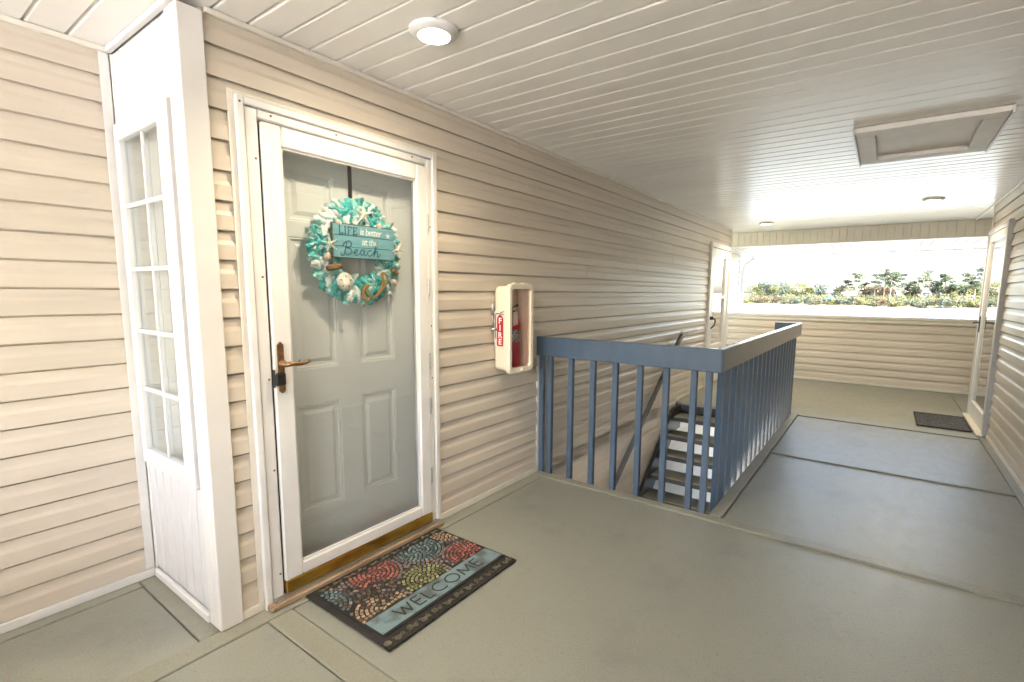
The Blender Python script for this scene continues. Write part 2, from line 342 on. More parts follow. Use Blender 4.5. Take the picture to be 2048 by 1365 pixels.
# ------------------------------------------------------------------ siding walls
SP = [(-0.011, 0.004), (0.0100, 0.003), (0.0106, 0.0), (0.0140, 0.0), (0.0145, 0.002), (0.0120, 0.057), (0.0102, 0.062), (0.0058, 0.074), (0.0036, 0.092), (0.0028, 0.1045), (-0.0085, 0.1065), (-0.0085, PITCH + 0.006), (-0.011, PITCH + 0.006)]
_cm = {}
def course(axis, sgn, length, mt):
    key = (axis, sgn, round(length, 4), mt)
    if key not in _cm:
        if axis == 'x': fn = lambda u, v, t: (t, sgn * u, v)
        else: fn = lambda u, v, t: (sgn * u, t, v)
        _cm[key] = MB().prism(SP, fn, 0, length).mesh('siding_course', mt)
    return _cm[key]
def siding(wall, axis, sgn, plane, a, b, zlo, zhi, holes=(), seams=True, mt='sidx'):
    """lap siding courses on a plane, cut round openings (a0, a1, z0, z1)"""
    k0 = math.floor((zlo - Z0) / PITCH); k1 = math.ceil((zhi - Z0) / PITCH - 0.2)
    for k in range(k0, k1):
        z = Z0 + k * PITCH; segs = [(a, b)]
        for (h0, h1, hz0, hz1) in holes:
            if z + PITCH * 0.5 > hz0 and z + PITCH * 0.5 < hz1:
                ns = []
                for s0, s1 in segs:
                    if h0 > s0: ns.append((s0, min(s1, h0)))
                    if h1 < s1: ns.append((max(s0, h1), s1))
                segs = ns
        for s0, s1 in segs:
            if s1 - s0 < 0.02: continue
            cuts = [s0]
            if seams and s1 - s0 > 2.5:
                cuts.append(s0 + (s1 - s0) * (0.25 + 0.5 * ((k * 0.381 + 0.2) % 1)))
            cuts.append(s1)
            for i in range(len(cuts) - 1):
                off = 0.0012 * i * sgn
                L = course(axis, sgn, cuts[i + 1] - cuts[i], mt)
                link('siding_course', L, wall, (cuts[i], plane + off, z) if axis == 'x' else (plane + off, cuts[i], z))
def trim(wall, x0, x1, y0, y1, z0, z1, mt='cream', nm='trim_strip', c=0.003):
    return MB().cbox(x0, x1, y0, y1, z0, z1, c).build(nm, mt, wall)

DF = (-0.0885, 0.9655, -0.1, 2.135)        # entry door opening
FD = (6.46, 7.42, -0.1, 2.10)            # far door opening
wm_ = thing('main_wall', 'tan lap siding wall with the wreathed door, running back past the stairwell', 'wall', (3, 0.05, 0))
siding(wm_, 'x', -1, 0.0, -0.185, 7.50, 0.0, H, holes=(DF, FD))
siding(wm_, 'x', -1, 0.0, 2.05, 7.50, -2.75, 0.0)
cw = MB(); cw.box(-0.185, DF[0] - .001, 0.0125, 0.14, -0.03, 2.55); cw.box(DF[1] + .001, FD[0] - .001, 0.0125, 0.14, -2.75, 2.55); cw.box(FD[1] + .001, 7.50, 0.0125, 0.14, -2.75, 2.55)
cw.box(DF[0], DF[1], 0.0125, 0.14, DF[3], 2.55); cw.box(FD[0], FD[1], 0.0125, 0.14, FD[3], 2.55); cw.box(FD[0], FD[1], 0.0125, 0.14, -2.75, 0)
cw.build('light_block_backing', 'cream', wm_)  # backing slabs behind the siding of every wall, added to block light
trim(wm_, -0.181, -0.0895, -0.02, 0.003, 0.004, 0.043); trim(wm_, 0.9665, 2.018, -0.02, 0.003, 0.004, 0.043)
for a in ((-0.112, -0.0895, 0.044, 2.163), (0.9665, 0.989, 0.044, 2.163), (-0.0892, 0.9662, 2.1465, 2.163)):
    trim(wm_, a[0], a[1], -0.0180, -0.0140, a[2], a[3], 'cream', 'edge_channel', 0.001)
trim(wm_, 7.488, 7.53, -0.024, 0.03, 0.004, H - 0.025, 'cream', 'corner_post')
trim(wm_, 5.23, 6.44, -0.02, 0.003, 0.004, 0.043)
MB().box(7.47, 7.525, 0.032, 0.69, -0.02, 2.5).build('end_panel', 'sidy', wm_)

wl = thing('recessed_wall', 'tan lap siding wall at far left beside the white window panel', 'wall', (-1.5, 0.75, 0))
siding(wl, 'x', -1, WB, -4.4, -0.284, 0.0, H, seams=False)
MB().box(-4.4, -0.20, WB + 0.0125, WB + 0.13, -3.0, 2.55).build('light_block_backing', 'cream', wl)
trim(wl, -4.4, -0.2725, WB - 0.0225, WB + 0.003, 0.004, 0.044, 'white')
trim(wl, -0.308, -0.2725, WB - 0.0175, WB - 0.0140, 0.046, H - 0.024, 'white', 'corner_trim', 0.001)
trim(wl, -0.283, -0.2725, WB - 0.0137, WB + 0.003, 0.046, H - 0.024, 'white', 'corner_trim', 0.001)

wr = thing('right_wall', 'tan lap siding wall along the right side, ending just past the glass door', 'wall', (3, -3.1, 0))
RD = (5.47, 6.60, -0.1, 2.10)
siding(wr, 'x', 1, WR, -0.26, 6.64, 0.0, H, holes=(RD,))
cw = MB().box(-0.26, RD[0] - .001, WR - 0.14, WR - 0.0125, -3.0, 2.55).box(RD[0], RD[1], WR - 0.14, WR - 0.0125, RD[3], 2.55).box(RD[1] + .001, 6.64, WR - 0.14, WR - 0.0125, -3.0, 2.55).box(RD[0], RD[1], WR - 0.14, WR - 0.0125, -3.0, 0)
cw.build('light_block_backing', 'cream', wr)
trim(wr, -0.26, 5.44, WR - 0.003, WR + 0.02, 0.004, 0.043)
trim(wr, 6.632, 6.672, WR - 0.03, WR + 0.024, 0.004, H - 0.025, 'cream', 'corner_post')
MB().box(6.60, 6.655, WRB, WR - 0.032, -0.02, 2.5).build('end_panel', 'sidy', wr)
MB().box(-0.26, -0.2, WRB, WR - 0.15, -0.02, 2.5).build('end_panel', 'sidy', wr)
for nm, x0, x1, lab in (('side_wall', 6.66, 11.8, 'siding wall on the right beyond the far parapet'), ('side_wall', -4.4, -0.27, 'siding wall on the right behind the viewpoint')):
    o = thing(nm, lab, 'wall', (x0 + 1, WRB - 0.1, 0)); siding(o, 'x', 1, WRB, x0, x1, 0, H, seams=False)
    MB().box(x0, x1, WRB - 0.13, WRB - 0.0125, -3.05, 2.55).build('light_block_backing', 'cream', o)
ww = thing('outer_wall', 'sunlit pale siding wall with a downspout beyond the left end of the parapet', 'wall', (9.6, 0.55, 0))
YW = 0.47
siding(ww, 'x', -1, YW, 8.33, 10.32, -0.6, 2.17, seams=False, mt='sidx')
MB().box(8.33, 10.32, YW + 0.0125, YW + 0.13, -3.05, 2.18).build('light_block_backing', 'cream', ww)
trim(ww, 10.27, 10.335, YW - 0.022, YW + 0.14, -3.0, 2.18, 'white', 'corner_post')
dsp = MB(); dsp.tube([(10.66, 0.27, 2.17), (10.64, 0.30, 2.09), (10.44, 0.41, 1.96), (10.40, 0.425, 1.88), (10.40, 0.425, -2.9)], 0.045, 8); dsp.build('downspout', 'white', ww)

# far parapet with cap, header beam and outer soffit
pp = thing('far_parapet', 'tan siding half wall with a pale cap in front of the lake', 'parapet', (XP + 0.05, -1.5, 0))
siding(pp, 'y', -1, XP, WRB + 0.02, WB - 0.02, 0.0, 0.97, seams=False, mt='sidy')
MB().box(XP + 0.0125, XP + 0.11, WRB + 0.02, WB - 0.02, -0.25, 1.02).build('light_block_backing', 'cream', pp)
trim(pp, XP - 0.045, XP + 0.15, WRB + 0.02, WB - 0.022, 1.021, 1.062, 'cream', 'cap', 0.006)
trim(pp, XP - 0.024, XP, WRB + 0.02, WB - 0.022, 0.965, 1.020, 'cream')
trim(pp, XP - 0.022, XP, WRB + 0.02, WB - 0.022, 0.004, 0.043, 'cream')
hb = thing('header_beam', 'cream beam of vertical panels across the top of the lake opening', 'beam', (XP + 0.1, -1.5, 2.19))
MB().box(XP + 0.012, XP + 0.2, WRB, WB - 0.01, 2.192, 2.448).build('core', 'cream', hb)
hm = MB().prism([(0.003, 0.0), (0.094, 0.0), (0.097, 0.008), (0.0, 0.008)], lambda u, v, t: (v, u, t), 2.205, H - 0.004).mesh('beam_strip', mat('beam_vinyl', (0.76, 0.70, 0.59), 0.45, 0.05))
y = WRB + 0.02
while y < WB - 0.12: link('beam_strip', hm, hb, (XP, y, 0)); y += 0.0985
trim(hb, XP - 0.012, XP + 0.014, WRB, WB - 0.012, 2.186, 2.204, 'cream', 'bottom_trim')
sf = thing('eave_soffit', 'white vented eave soffit and fascia beyond the cream beam', 'eave', (9.6, -1.5, 2.19))
sm = MB().prism([(0.0, 0.0), (0.117, 0.0), (0.119, 0.012), (0.130, 0.012), (0.130, 0.018), (0, 0.018)], lambda u, v, t: (t, u, v), XP + 0.21, 10.56).mesh('soffit_board', mat('soffit_vinyl', (0.55, 0.52, 0.46), 0.5))
y = -6.0
while y < 0.56: link('soffit_board', sm, sf, (0, y, 2.19)); y += 0.1305
MB().box(XP + 0.21, 10.56, -6.1, 0.69, 2.21, 2.42).build('soffit_core', 'white', sf)
trim(sf, 10.565, 10.60, -6.0, 0.68, 2.172, 2.36, 'white', 'fascia')
MB().prism([(0, 0), (0.10, 0.0), (0.125, 0.11), (0, 0.11)], lambda u, v, t: (10.602 + u, t, 2.20 + v), -6.0, 0.68).build('gutter', 'white', sf)

rf = thing('roof', 'unseen grey roof slab and near eave, added to block sun and sky light', 'roof', (4, 0, 2.7))
MB().box(-2.75, 10.5, -8.5, 7.5, 2.56, 2.75).build('sun_block_slab', 'roof', rf)  # unseen slab above the ceiling, added to keep the sun out
MB().box(-4.9, -2.76, -8.5, 7.5, 2.50, 2.75).build('sky_block_eave', 'white', rf)  # unseen overhang, added to cut sky light on the bay and left wall
MB().box(-4.98, -4.901, -8.5, 7.5, 2.46, 2.78).build('fascia', 'white', rf)  # outer edge of the added overhang, also unseen
np_ = thing('near_parapet', 'tan half wall behind the viewpoint', 'parapet', (-2.65, -1.5, 0))
MB().box(-2.7, -2.62, WRB, WB - 0.02, -0.25, 1.02).build('core', 'sidy', np_)
trim(np_, -2.75, -2.58, WRB, WB - 0.02, 1.021, 1.06, 'cream', 'cap', 0.006)

# ------------------------------------------------------------------ white window panel (left of the door)
bw = thing('window_bay', 'white vertical panel bay with a tall ten-pane window left of the door', 'window bay', (-0.22, 0.35, 0))
XB = -0.259
MB().box(XB + 0.012, -0.187, 0.05, 0.69, -0.02, 0.58).box(XB + 0.012, -0.187, 0.05, 0.69, 2.10, 2.55).box(XB + 0.012, -0.187, 0.05, 0.12, 0.58, 2.10).box(XB + 0.012, -0.187, 0.63, 0.69, 0.58, 2.10).build('core', 'white', bw)
stp = [(0.0, 0.008), (0.003, 0.001), (0.006, 0), (0.076, 0), (0.079, 0.001), (0.082, 0.008), (0.0875, 0.009), (0.0, 0.009)]
for (za, zb_) in ((0.046, 0.575), (2.112, H - 0.026)):
    smh = MB().prism(stp, lambda u, v, t: (v, -u, t), za, zb_).mesh('bead_strip', 'bead')
    for i in range(7):
        yy = 0.685 - i * 0.0885
        link('bead_strip', smh, bw, (XB, yy, 0))
cp = MB().cbox(XB - 0.012, -0.182, -0.028, 0.010, 0.006, H - 0.024, 0.004); cp.cbox(XB - 0.0125, XB + 0.012, 0.0104, 0.074, 0.006, H - 0.024, 0.004)
cp.build('corner_post', mat('post_white', (0.73, 0.71, 0.685), 0.42, 0.04, (2, 2, 2), 0.15, (160, 160, 8)), bw)
trim(bw, XB - 0.02, XB + 0.003, 0.076, 0.668, 0.004, 0.044, 'white', 'bottom_trim', 0.006)
trim(bw, XB - 0.008, XB + 0.003, 0.672, 0.694, 0.006, H - 0.024, 'white', 'corner_trim')
wn = MB(); y0, y1, z0, z1 = 0.090, 0.664, 0.586, 2.105; fw_ = 0.062
wn.cbox(XB - 0.026, XB + 0.01, y0, y0 + 0.095, z0, z1, 0.006); wn.cbox(XB - 0.026, XB + 0.01, y1 - 0.042, y1, z0, z1, 0.006)
wn.cbox(XB - 0.0255, XB + 0.01, y0 + 0.0955, y1 - 0.0425, z1 - 0.072, z1, 0.006); wn.cbox(XB - 0.0255, XB + 0.01, y0 + 0.0955, y1 - 0.0425, z0, z0 + 0.076, 0.006)
win = wn.build('window', 'bead', bw)
MB().box(XB - 0.004, XB + 0.0, y0 + 0.094, y1 - 0.041, z0 + 0.075, z1 - 0.071).build('pane', 'glassw', win)
for zm in (1.757, 1.483, 1.209, 0.945): MB().box(XB - 0.012, XB - 0.0045, y0 + 0.0955, y1 - 0.0425, zm - 0.009, zm + 0.009).build('muntin', 'bead', win)
MB().box(XB - 0.0115, XB - 0.0046, 0.388 - 0.009, 0.388 + 0.009, z0 + 0.0765, z1 - 0.0725).build('muntin', 'bead', win)
bl = MB()
for i in range(10): bl.box(XB + 0.055 + 0.004 * (i % 2), XB + 0.060 + 0.004 * (i % 2), 0.125 + i * 0.05, 0.125 + i * 0.05 + 0.049, 0.60, 2.09)
bl.build('blind', 'blind', win)

# ------------------------------------------------------------------ entry door
ed = thing('entry_door', 'pale six-panel entry door in white casing behind the storm door', 'door', (0.45, 0.05, 0))
fr = MB()
FX0, FX1, FT = -0.089, 0.966, 2.146
fr.cbox(FX0, FX0 + 0.03, -0.036, 0.0, 0.0, FT, 0.004).cbox(FX0 + 0.0305, -0.004, -0.026, 0.0, 0.03, FT - 0.032, 0.006)
fr.cbox(0.936, FX1, -0.036, 0.0, 0.03, FT, 0.004).cbox(0.902, 0.9355, -0.026, 0.0, 0.03, FT - 0.032, 0.006)
fr.cbox(FX0 + 0.0305, 0.9355, -0.036, 0.0, FT - 0.03, FT, 0.004).cbox(-0.0035, 0.9015, -0.026, 0.0, 2.078, FT - 0.0305, 0.006)
fr.build('casing', 'alum', ed)
MB().box(DF[0], 0.0, 0.001, 0.16, 0.0, 2.13).box(0.902, DF[1], 0.001, 0.16, 0.0, 2.13).box(0.0, 0.902, 0.001, 0.16, 2.075, 2.13).build('jamb', 'alum', ed)
for (x_, z_) in ((-0.075, 2.12), (-0.02, 1.92), (-0.02, 1.45), (-0.018, 1.02), (-0.018, 0.62), (-0.018, 0.14), (0.35, 2.1), (0.05, 2.1), (0.8, 2.1), (0.92, 1.75), (0.92, 0.9), (0.92, 1.2)):
    MB().lathe([(0.005, 0), (0.004, -0.0025)], (x_, -0.0262 if z_ < 2.11 and x_ > -0.06 else -0.0362, z_), 8, 'y').build('screw', 'drift', ed)
MB().cbox(-0.086, 0.955, -0.075, 0.16, 0.006, 0.030, 0.004).build('sill', 'wood', ed)
sg = MB()
for i in range(3): sg.box(-0.06, 0.945, -0.062 + i * 0.016, -0.053 + i * 0.016, 0.0305, 0.037)
sg.build('threshold', 'silver', ed)
# inner slab with recessed panels
SY = 0.10
xs = [0.0, 0.17, 0.405, 0.53, 0.755, 0.90]; zs = [0.04, 0.31, 0.848, 1.02, 1.64, 1.71, 1.935, 2.075]
sl_ = MB()
for i in range(5):
    for j in range(7):
        if i in (1, 3) and j in (1, 3, 5): continue
        sl_.box(xs[i], xs[i + 1], SY, SY + 0.04, zs[j], zs[j + 1])
slab = sl_.build('slab', 'slab', ed)
for i in (1, 3):
    for j in (1, 3, 5):
        a0, a1, b0, b1 = xs[i], xs[i + 1], zs[j], zs[j + 1]
        pn = MB(); rings = [(0.0, 0.0), (0.004, 0.0035), (0.010, 0.003), (0.016, 0.012), (0.030, 0.012), (0.050, 0.004)]
        for k, (d, e) in enumerate(rings): pn.v += [(a0 + d, SY + e, b0 + d), (a1 - d, SY + e, b0 + d), (a1 - d, SY + e, b1 - d), (a0 + d, SY + e, b1 - d)]
        for k in range(len(rings) - 1):
            for q in range(4): pn.f.append((4 * k + q, 4 * k + (q + 1) % 4, 4 * k + 4 + (q + 1) % 4, 4 * k + 4 + q))
        k = 4 * (len(rings) - 1); pn.f.append((k, k + 1, k + 2, k + 3))
        pn.build('door_panel', 'slab', slab)
MB().box(-0.07, 0.94, SY + 0.042, SY + 0.06, 0.03, 2.12).build('backing', 'dark', ed)

sd = thing('storm_door', 'white framed full-glass storm door with brass kick strip', 'storm door', (0.45, -0.02, 0.04))
f = MB()
f.cbox(0.003, 0.086, -0.034, -0.002, 0.093, 2.069, 0.006).cbox(0.822, 0.896, -0.034, -0.002, 0.093, 2.069, 0.006)
f.cbox(0.0865, 0.8215, -0.0335, -0.002, 1.987, 2.069, 0.006).cbox(0.0865, 0.8215, -0.0335, -0.002, 0.093, 0.152, 0.006)
f.build('frame', 'alum', sd)
MB().box(0.084, 0.824, -0.0115, -0.0075, 0.150, 1.989).build('glass_pane', 'glass', sd)
for (a0, a1, b0, b1) in ((0.0865, 0.093, 0.1525, 1.9865), (0.8155, 0.8215, 0.1525, 1.9865), (0.0935, 0.815, 0.1525, 0.158), (0.0935, 0.815, 1.981, 1.9865)):
    MB().box(a0, a1, -0.022, -0.012, b0, b1).build('glazing_bead', 'white', sd)
MB().cbox(0.003, 0.899, -0.037, -0.006, 0.040, 0.0925, 0.002).build('kick_strip', 'brass', sd)
MB().box(-0.0030, 0.0025, -0.020, -0.003, 0.04, 2.07).build('edge_seal', 'dark', sd)
for zc in (1.77, 1.42, 0.74, 0.32, 1.0):
    h_ = MB()
    for q in range(4): h_.lathe([(0.0055, -0.011), (0.006, 0.0), (0.0055, 0.011)], (0.899, -0.033, zc - 0.036 + q * 0.024), 8)
    h_.build('hinge', 'silver', sd)
# handle with pointed backplate, lever and black lock pad
hp = MB().prism([(0.017, 0.966), (0.030, 0.955), (0.043, 0.966), (0.043, 1.165), (0.030, 1.178), (0.017, 1.165)], lambda u, v, t: (u, t, v), -0.034, -0.043).build('handle', 'bronze', sd)
MB().lathe([(0.016, 0), (0.017, -0.012), (0.011, -0.02), (0.010, -0.045)], (0.032, -0.043, 1.083), 14, 'y').build('handle_boss', 'bronze', hp, smooth=True)
MB().tube([(0.03, -0.082, 1.083), (0.055, -0.086, 1.085), (0.095, -0.085, 1.081), (0.125, -0.081, 1.083), (0.136, -0.078, 1.088)], [0.011, 0.0095, 0.008, 0.007, 0.0085], 8).build('lever', 'bronze', hp, smooth=True)
MB().tube([(0.088, -0.084, 1.088), (0.088, -0.084, 1.100)], 0.003, 6).build('lever_pin', 'bronze', hp)
MB().cbox(-0.004, 0.041, -0.058, -0.0442, 0.992, 1.046, 0.005).cbox(-0.008, -0.0042, -0.052, -0.036, 0.985, 1.062, 0.001).build('lock_pad', 'black', sd)

# ------------------------------------------------------------------ wreath
wc = Vector((0.492, 0.058, 1.585))
hg = MB().box(0.488, 0.508, 0.092, 0.096, 1.74, 2.074).box(0.488, 0.508, 0.060, 0.0919, 1.74, 1.744).build('wreath_hanger', 'steel'); tag(hg, 'black metal strap hanger over the top of the entry door', 'hanger')
wr_ = thing('beach_wreath', 'round teal and white mesh wreath with shells and a beach sign on the door', 'wreath', tuple(wc))
tor = MB(); n1, n2 = 40, 10
for i in range(n1):
    a = 2 * math.pi * i / n1
    for j in range(n2):
        b = 2 * math.pi * j / n2; rr = 0.195 + 0.045 * math.cos(b)
        tor.v.append((wc.x + rr * math.cos(a), wc.y + 0.008 + 0.022 * math.sin(b), wc.z + rr * math.sin(a)))
for i in range(n1):
    for j in range(n2): tor.f.append((i * n2 + j, i * n2 + (j + 1) % n2, ((i + 1) % n1) * n2 + (j + 1) % n2, ((i + 1) % n1) * n2 + j))
tor.build('ring', 'teal', wr_, smooth=True)
NL = 210
for i in range(NL):
    a = 2 * math.pi * (i * 0.6180339)
    lay = i % 3; r0 = (0.160, 0.200, 0.228)[lay] + random.uniform(-0.012, 0.012)
    er = Vector((math.cos(a), 0, math.sin(a))); et = Vector((-math.sin(a), 0, math.cos(a))); ey = Vector((0, -1, 0))
    base = wc + er * r0 + ey * random.uniform(0.0, 0.012)
    tw = random.uniform(0, 6.28) if lay == 1 else (math.pi if lay == 0 else 0) + random.uniform(-0.8, 0.8)
    ax = er * math.cos(tw) + et * math.sin(tw); ay = et * math.cos(tw) - er * math.sin(tw)
    Lp = MB(); nu, nv = 19, 4; spread = random.uniform(0.9, 1.5); ro = random.uniform(0.034, 0.050); ph = random.uniform(0, 6.28); wv = random.choice((2, 2.5, 3)); tilt = random.uniform(0.15, 0.75)
    puff = random.random() < 0.6
    if puff:
        nu, nv = 13, 9; ln = random.uniform(0.030, 0.044); wd = random.uniform(0.016, 0.024); bu = random.uniform(0.014, 0.024)
        for u in range(nu):
            t = u / (nu - 1) * 2 - 1
            for v in range(nv):
                w_ = v / (nv - 1) * 2 - 1; ed = max(0, abs(w_) - 0.5) * 2
                q = base + ax * (t * ln) + ay * (w_ * wd * (1 - 0.35 * t * t) + 0.004 * math.sin(t * 4 + ph)) + ey * (bu * (1 - w_ * w_) * (1 - 0.45 * t * t) + ed * 0.006 * math.sin(t * 11 + ph))
                q.y = max(q.y, 0.0); Lp.v.append(tuple(q))
    for u in range(0 if puff else nu):
        t = u / (nu - 1) * 2 - 1; an = t * spread
        for v in range(nv):
            rr = 0.004 + (ro - 0.004) * v / (nv - 1)
            ruf = math.sin(t * wv * 3.1 + ph) * 0.011 * (v / (nv - 1)) ** 1.3
            q = base + (ax * math.cos(an) + ay * math.sin(an)) * rr * (1 - 0.25 * tilt) + ey * (rr * tilt * 0.75 + ruf) + ay * math.cos(t * wv * 3.1 + ph) * 0.004 * v / 3
            q.y = max(q.y, 0.0); Lp.v.append(tuple(q))
    for u in range(nu - 1):
        for v in range(nv - 1): Lp.f.append((u * nv + v, u * nv + v + 1, (u + 1) * nv + v + 1, (u + 1) * nv + v))
    mt = random.choices(['teal', 'aqua', 'wmesh'], [0.40, 0.32, 0.28] if lay < 2 else [0.32, 0.30, 0.38])[0]
    Lp.build('ribbon_ruffle', mt, wr_, smooth=True)
def wp(dx, dz, y=0.004): return Vector((wc.x + dx, y, wc.z + dz))
def starfish(c, r, rot, nm='starfish', knob=False):
    b = MB(); pts = []
    for k in range(10):
        a = rot + math.pi * k / 5; rr = r if k % 2 == 0 else r * 0.22
        pts.append((c.x + rr * math.cos(a), c.z + rr * math.sin(a)))
    b.v = [(c.x, c.y - 0.011, c.z)] + [(x_, c.y - 0.003, z_) for x_, z_ in pts] + [(x_, c.y + 0.004, z_) for x_, z_ in pts]
    for k in range(10):
        b.f.append((0, 1 + k, 1 + (k + 1) % 10)); b.f.append((1 + k, 11 + k, 11 + (k + 1) % 10, 1 + (k + 1) % 10))
    b.f.append(tuple(11 + k for k in range(10)))
    if knob:
        for k in range(0, 10, 2):
            for q in (0.35, 0.6, 0.85):
                a = rot + math.pi * k / 5; b.lathe([(0.004, 0), (0.003, -0.006), (0.001, -0.008)], (c.x + r * q * math.cos(a), c.y - 0.004, c.z + r * q * math.sin(a)), 6, 'y')
    b.build(nm, 'star', wr_)
starfish(wp(0.015, 0.185), 0.058, R(-92 + 180)); starfish(wp(-0.178, 0.030), 0.043, 0.5, knob=True); starfish(wp(0.222, 0.030), 0.045, 1.0, knob=True)
for dx, dz, r_ in ((-0.122, 0.128, 0.022), (0.110, 0.132, 0.021), (-0.190, -0.032, 0.023), (-0.135, 0.008, 0.014), (0.225, -0.055, 0.015), (-0.065, -0.232, 0.015), (0.20, -0.145, 0.024), (0.17, -0.20, 0.014)):
    s_ = MB(); c = wp(dx, dz, 0.012); an = random.uniform(0, 3)
    d = Vector((math.cos(an), -0.25, math.sin(an)))
    s_.tube([c - d * r_, c - d * r_ * 0.6, c, c + d * r_ * 0.55, c + d * r_], [r_ * 0.1, r_ * 0.5, r_ * 0.75, r_ * 0.6, r_ * 0.15], 10)
    s_.build('sea_shell', 'shell' if r_ > 0.015 else 'star', wr_, smooth=True)
sdl = wp(-0.105, -0.145, 0.002)
d_ = MB().lathe([(0.043, 0.004), (0.044, 0.0), (0.036, -0.006), (0.015, -0.010), (0.002, -0.011)], sdl, 22, 'y').build('sand_dollar', 'star', wr_, smooth=True)
for k in range(5):
    a = R(90 + 72 * k); e = Vector((math.cos(a), 0, math.sin(a))); q = sdl + e * 0.026 + Vector((0, -0.0085, 0))
    MB().tube([q - e * 0.006, q + e * 0.006], 0.0022, 6).build('slit', 'drift', d_)
for P in ([(0.02, -0.16), (0.0, -0.20), (0.02, -0.24), (0.04, -0.22), (0.02, -0.19), (0.035, -0.16)], [(0.06, -0.225), (0.10, -0.20), (0.145, -0.15), (0.15, -0.11), (0.12, -0.10), (0.125, -0.15), (0.09, -0.205)]):
    MB().tube([tuple(wp(q[0], q[1], 0.008)) for q in smooth_pts(P, 4)], 0.007, 6).build('jute_bow', 'rope', wr_, smooth=True)
MB().cbox(-0.035, 0.035, -0.008, 0.008, -0.014, 0.014, 0.005).build('driftwood', 'drift', wr_, tuple(Vector((-0.155, -0.04, -0.075)))) if False else None
for dx, dz, L_, ro in ((-0.155, -0.078, 0.042, 0.18), (0.205, -0.088, 0.022, -0.7)):
    c = wp(dx, dz, 0.010); e = Vector((math.cos(ro), 0, math.sin(ro)))
    MB().tube([c - e * L_, c - e * L_ * 0.9, c, c + e * L_ * 0.9, c + e * L_], [0.004, 0.013, 0.015, 0.013, 0.005], 7).build('driftwood', 'drift', wr_)
# sign: three planks on a backing board, with its lettering
SX0, SX1, SZ0, SZ1, SYF = 0.332, 0.690, 1.553, 1.712, 0.002
sgn_ = MB().box(SX0 - 0.004, SX1, SYF + 0.0055, SYF + 0.012, SZ0, SZ1 + 0.004).build('sign', 'signd', wr_)
hh = (SZ1 - SZ0) / 3
for k in range(3): MB().cbox(SX0, SX1, SYF - 0.002, SYF + 0.005, SZ0 + k * hh + 0.0012, SZ0 + (k + 1) * hh - 0.0012, 0.001).build('plank', 'sign', sgn_)
def sfn(y_): return lambda u, v, t: (u, y_ - t, v)
def smat(x_, z_): return Matrix.Translation((x_, SYF - 0.0026, z_)) @ Matrix.Rotation(R(90), 4, 'X')
ser = []   # LIFE in serif capitals
def cap(x_, z_, h_, parts): return [[(x_ + a * h_, z_ + b * h_) for a, b in P] for P in parts]
def serif(a, b, l_=0.13): return [(a - l_, b), (a + l_, b)]
LX, LZ, LH = 0.362, 1.6655, 0.034
I_ = lambda o: [[(o, 0), (o, 1)], serif(o, 0), serif(o, 1)]
ser += cap(LX, LZ, LH, I_(0.13) + [[(0.13, 0), (0.62, 0)], [(0.62, 0), (0.62, 0.25)]])
ser += cap(LX + 0.030, LZ, LH, I_(0.13))
ser += cap(LX + 0.047, LZ, LH, I_(0.13) + [[(0.13, 1), (0.62, 1)], [(0.62, 1), (0.62, 0.76)], [(0.13, 0.52), (0.48, 0.52)]])
ser += cap(LX + 0.077, LZ, LH, I_(0.13) + [[(0.13, 1), (0.62, 1)], [(0.62, 1), (0.62, 0.76)], [(0.13, 0.52), (0.48, 0.52)], [(0.13, 0), (0.66, 0)], [(0.66, 0), (0.66, 0.25)]])
strokes(ser, 0.0058, sfn(SYF - 0.0022)).build('lettering', 'signt', sgn_)
text_mesh('is better', 0.046, 'signw', smat(0.543, 1.683), shear=0.12, offset=0.0004, space=0.86, parent=sgn_)
text_mesh('at the', 0.046, 'signw', smat(0.535, 1.634), shear=0.12, offset=0.0004, space=0.9, parent=sgn_)
def bz(P): return smooth_pts(P, 6)
BH = 0.052; bx, bzz = 0.385, 1.5685
def cs(o, P): return [(bx + (o + a) * BH, bzz + b * BH) for a, b in bz(P)]
beach = [cs(0, [(0.35, 1.15), (0.2, 0.6), (0.02, 0.0), (-0.25, -0.08), (-0.3, 0.15)]),
         cs(0, [(-0.1, 0.75), (0.15, 1.1), (0.6, 1.25), (0.85, 1.0), (0.6, 0.7), (0.3, 0.62), (0.7, 0.55), (0.85, 0.25), (0.5, 0.0), (0.15, 0.08)]),
         cs(1.05, [(-0.1, 0.2), (0.25, 0.25), (0.42, 0.42), (0.3, 0.55), (0.1, 0.35), (0.15, 0.05), (0.4, 0.02), (0.65, 0.2)]),
         cs(1.75, [(0.5, 0.48), (0.25, 0.55), (0.05, 0.28), (0.15, 0.02), (0.35, 0.15), (0.52, 0.5), (0.45, 0.1), (0.55, 0.0), (0.75, 0.18)]),
         cs(2.55, [(0.5, 0.45), (0.3, 0.55), (0.05, 0.3), (0.15, 0.02), (0.4, 0.05), (0.7, 0.3)]),
         cs(3.25, [(0.0, 0.3), (0.4, 0.85), (0.55, 1.35), (0.4, 1.3), (0.2, 0.6), (0.08, 0.0), (0.25, 0.42), (0.45, 0.52), (0.5, 0.3), (0.48, 0.05), (0.62, 0.0), (0.85, 0.25)])]
strokes(beach, 0.0052, sfn(SYF - 0.0024)).build('lettering', 'signt', sgn_)
b = MB(); c = (0.648, 1.676)
pts = [(c[0] + (0.019 if k % 2 == 0 else 0.0055) * math.cos(R(90) + math.pi * k / 5), c[1] + (0.019 if k % 2 == 0 else 0.0055) * math.sin(R(90) + math.pi * k / 5)) for k in range(10)]
b.prism(pts, sfn(SYF - 0.0022), 0, 0.0008).build('printed_star', 'signw', sgn_)

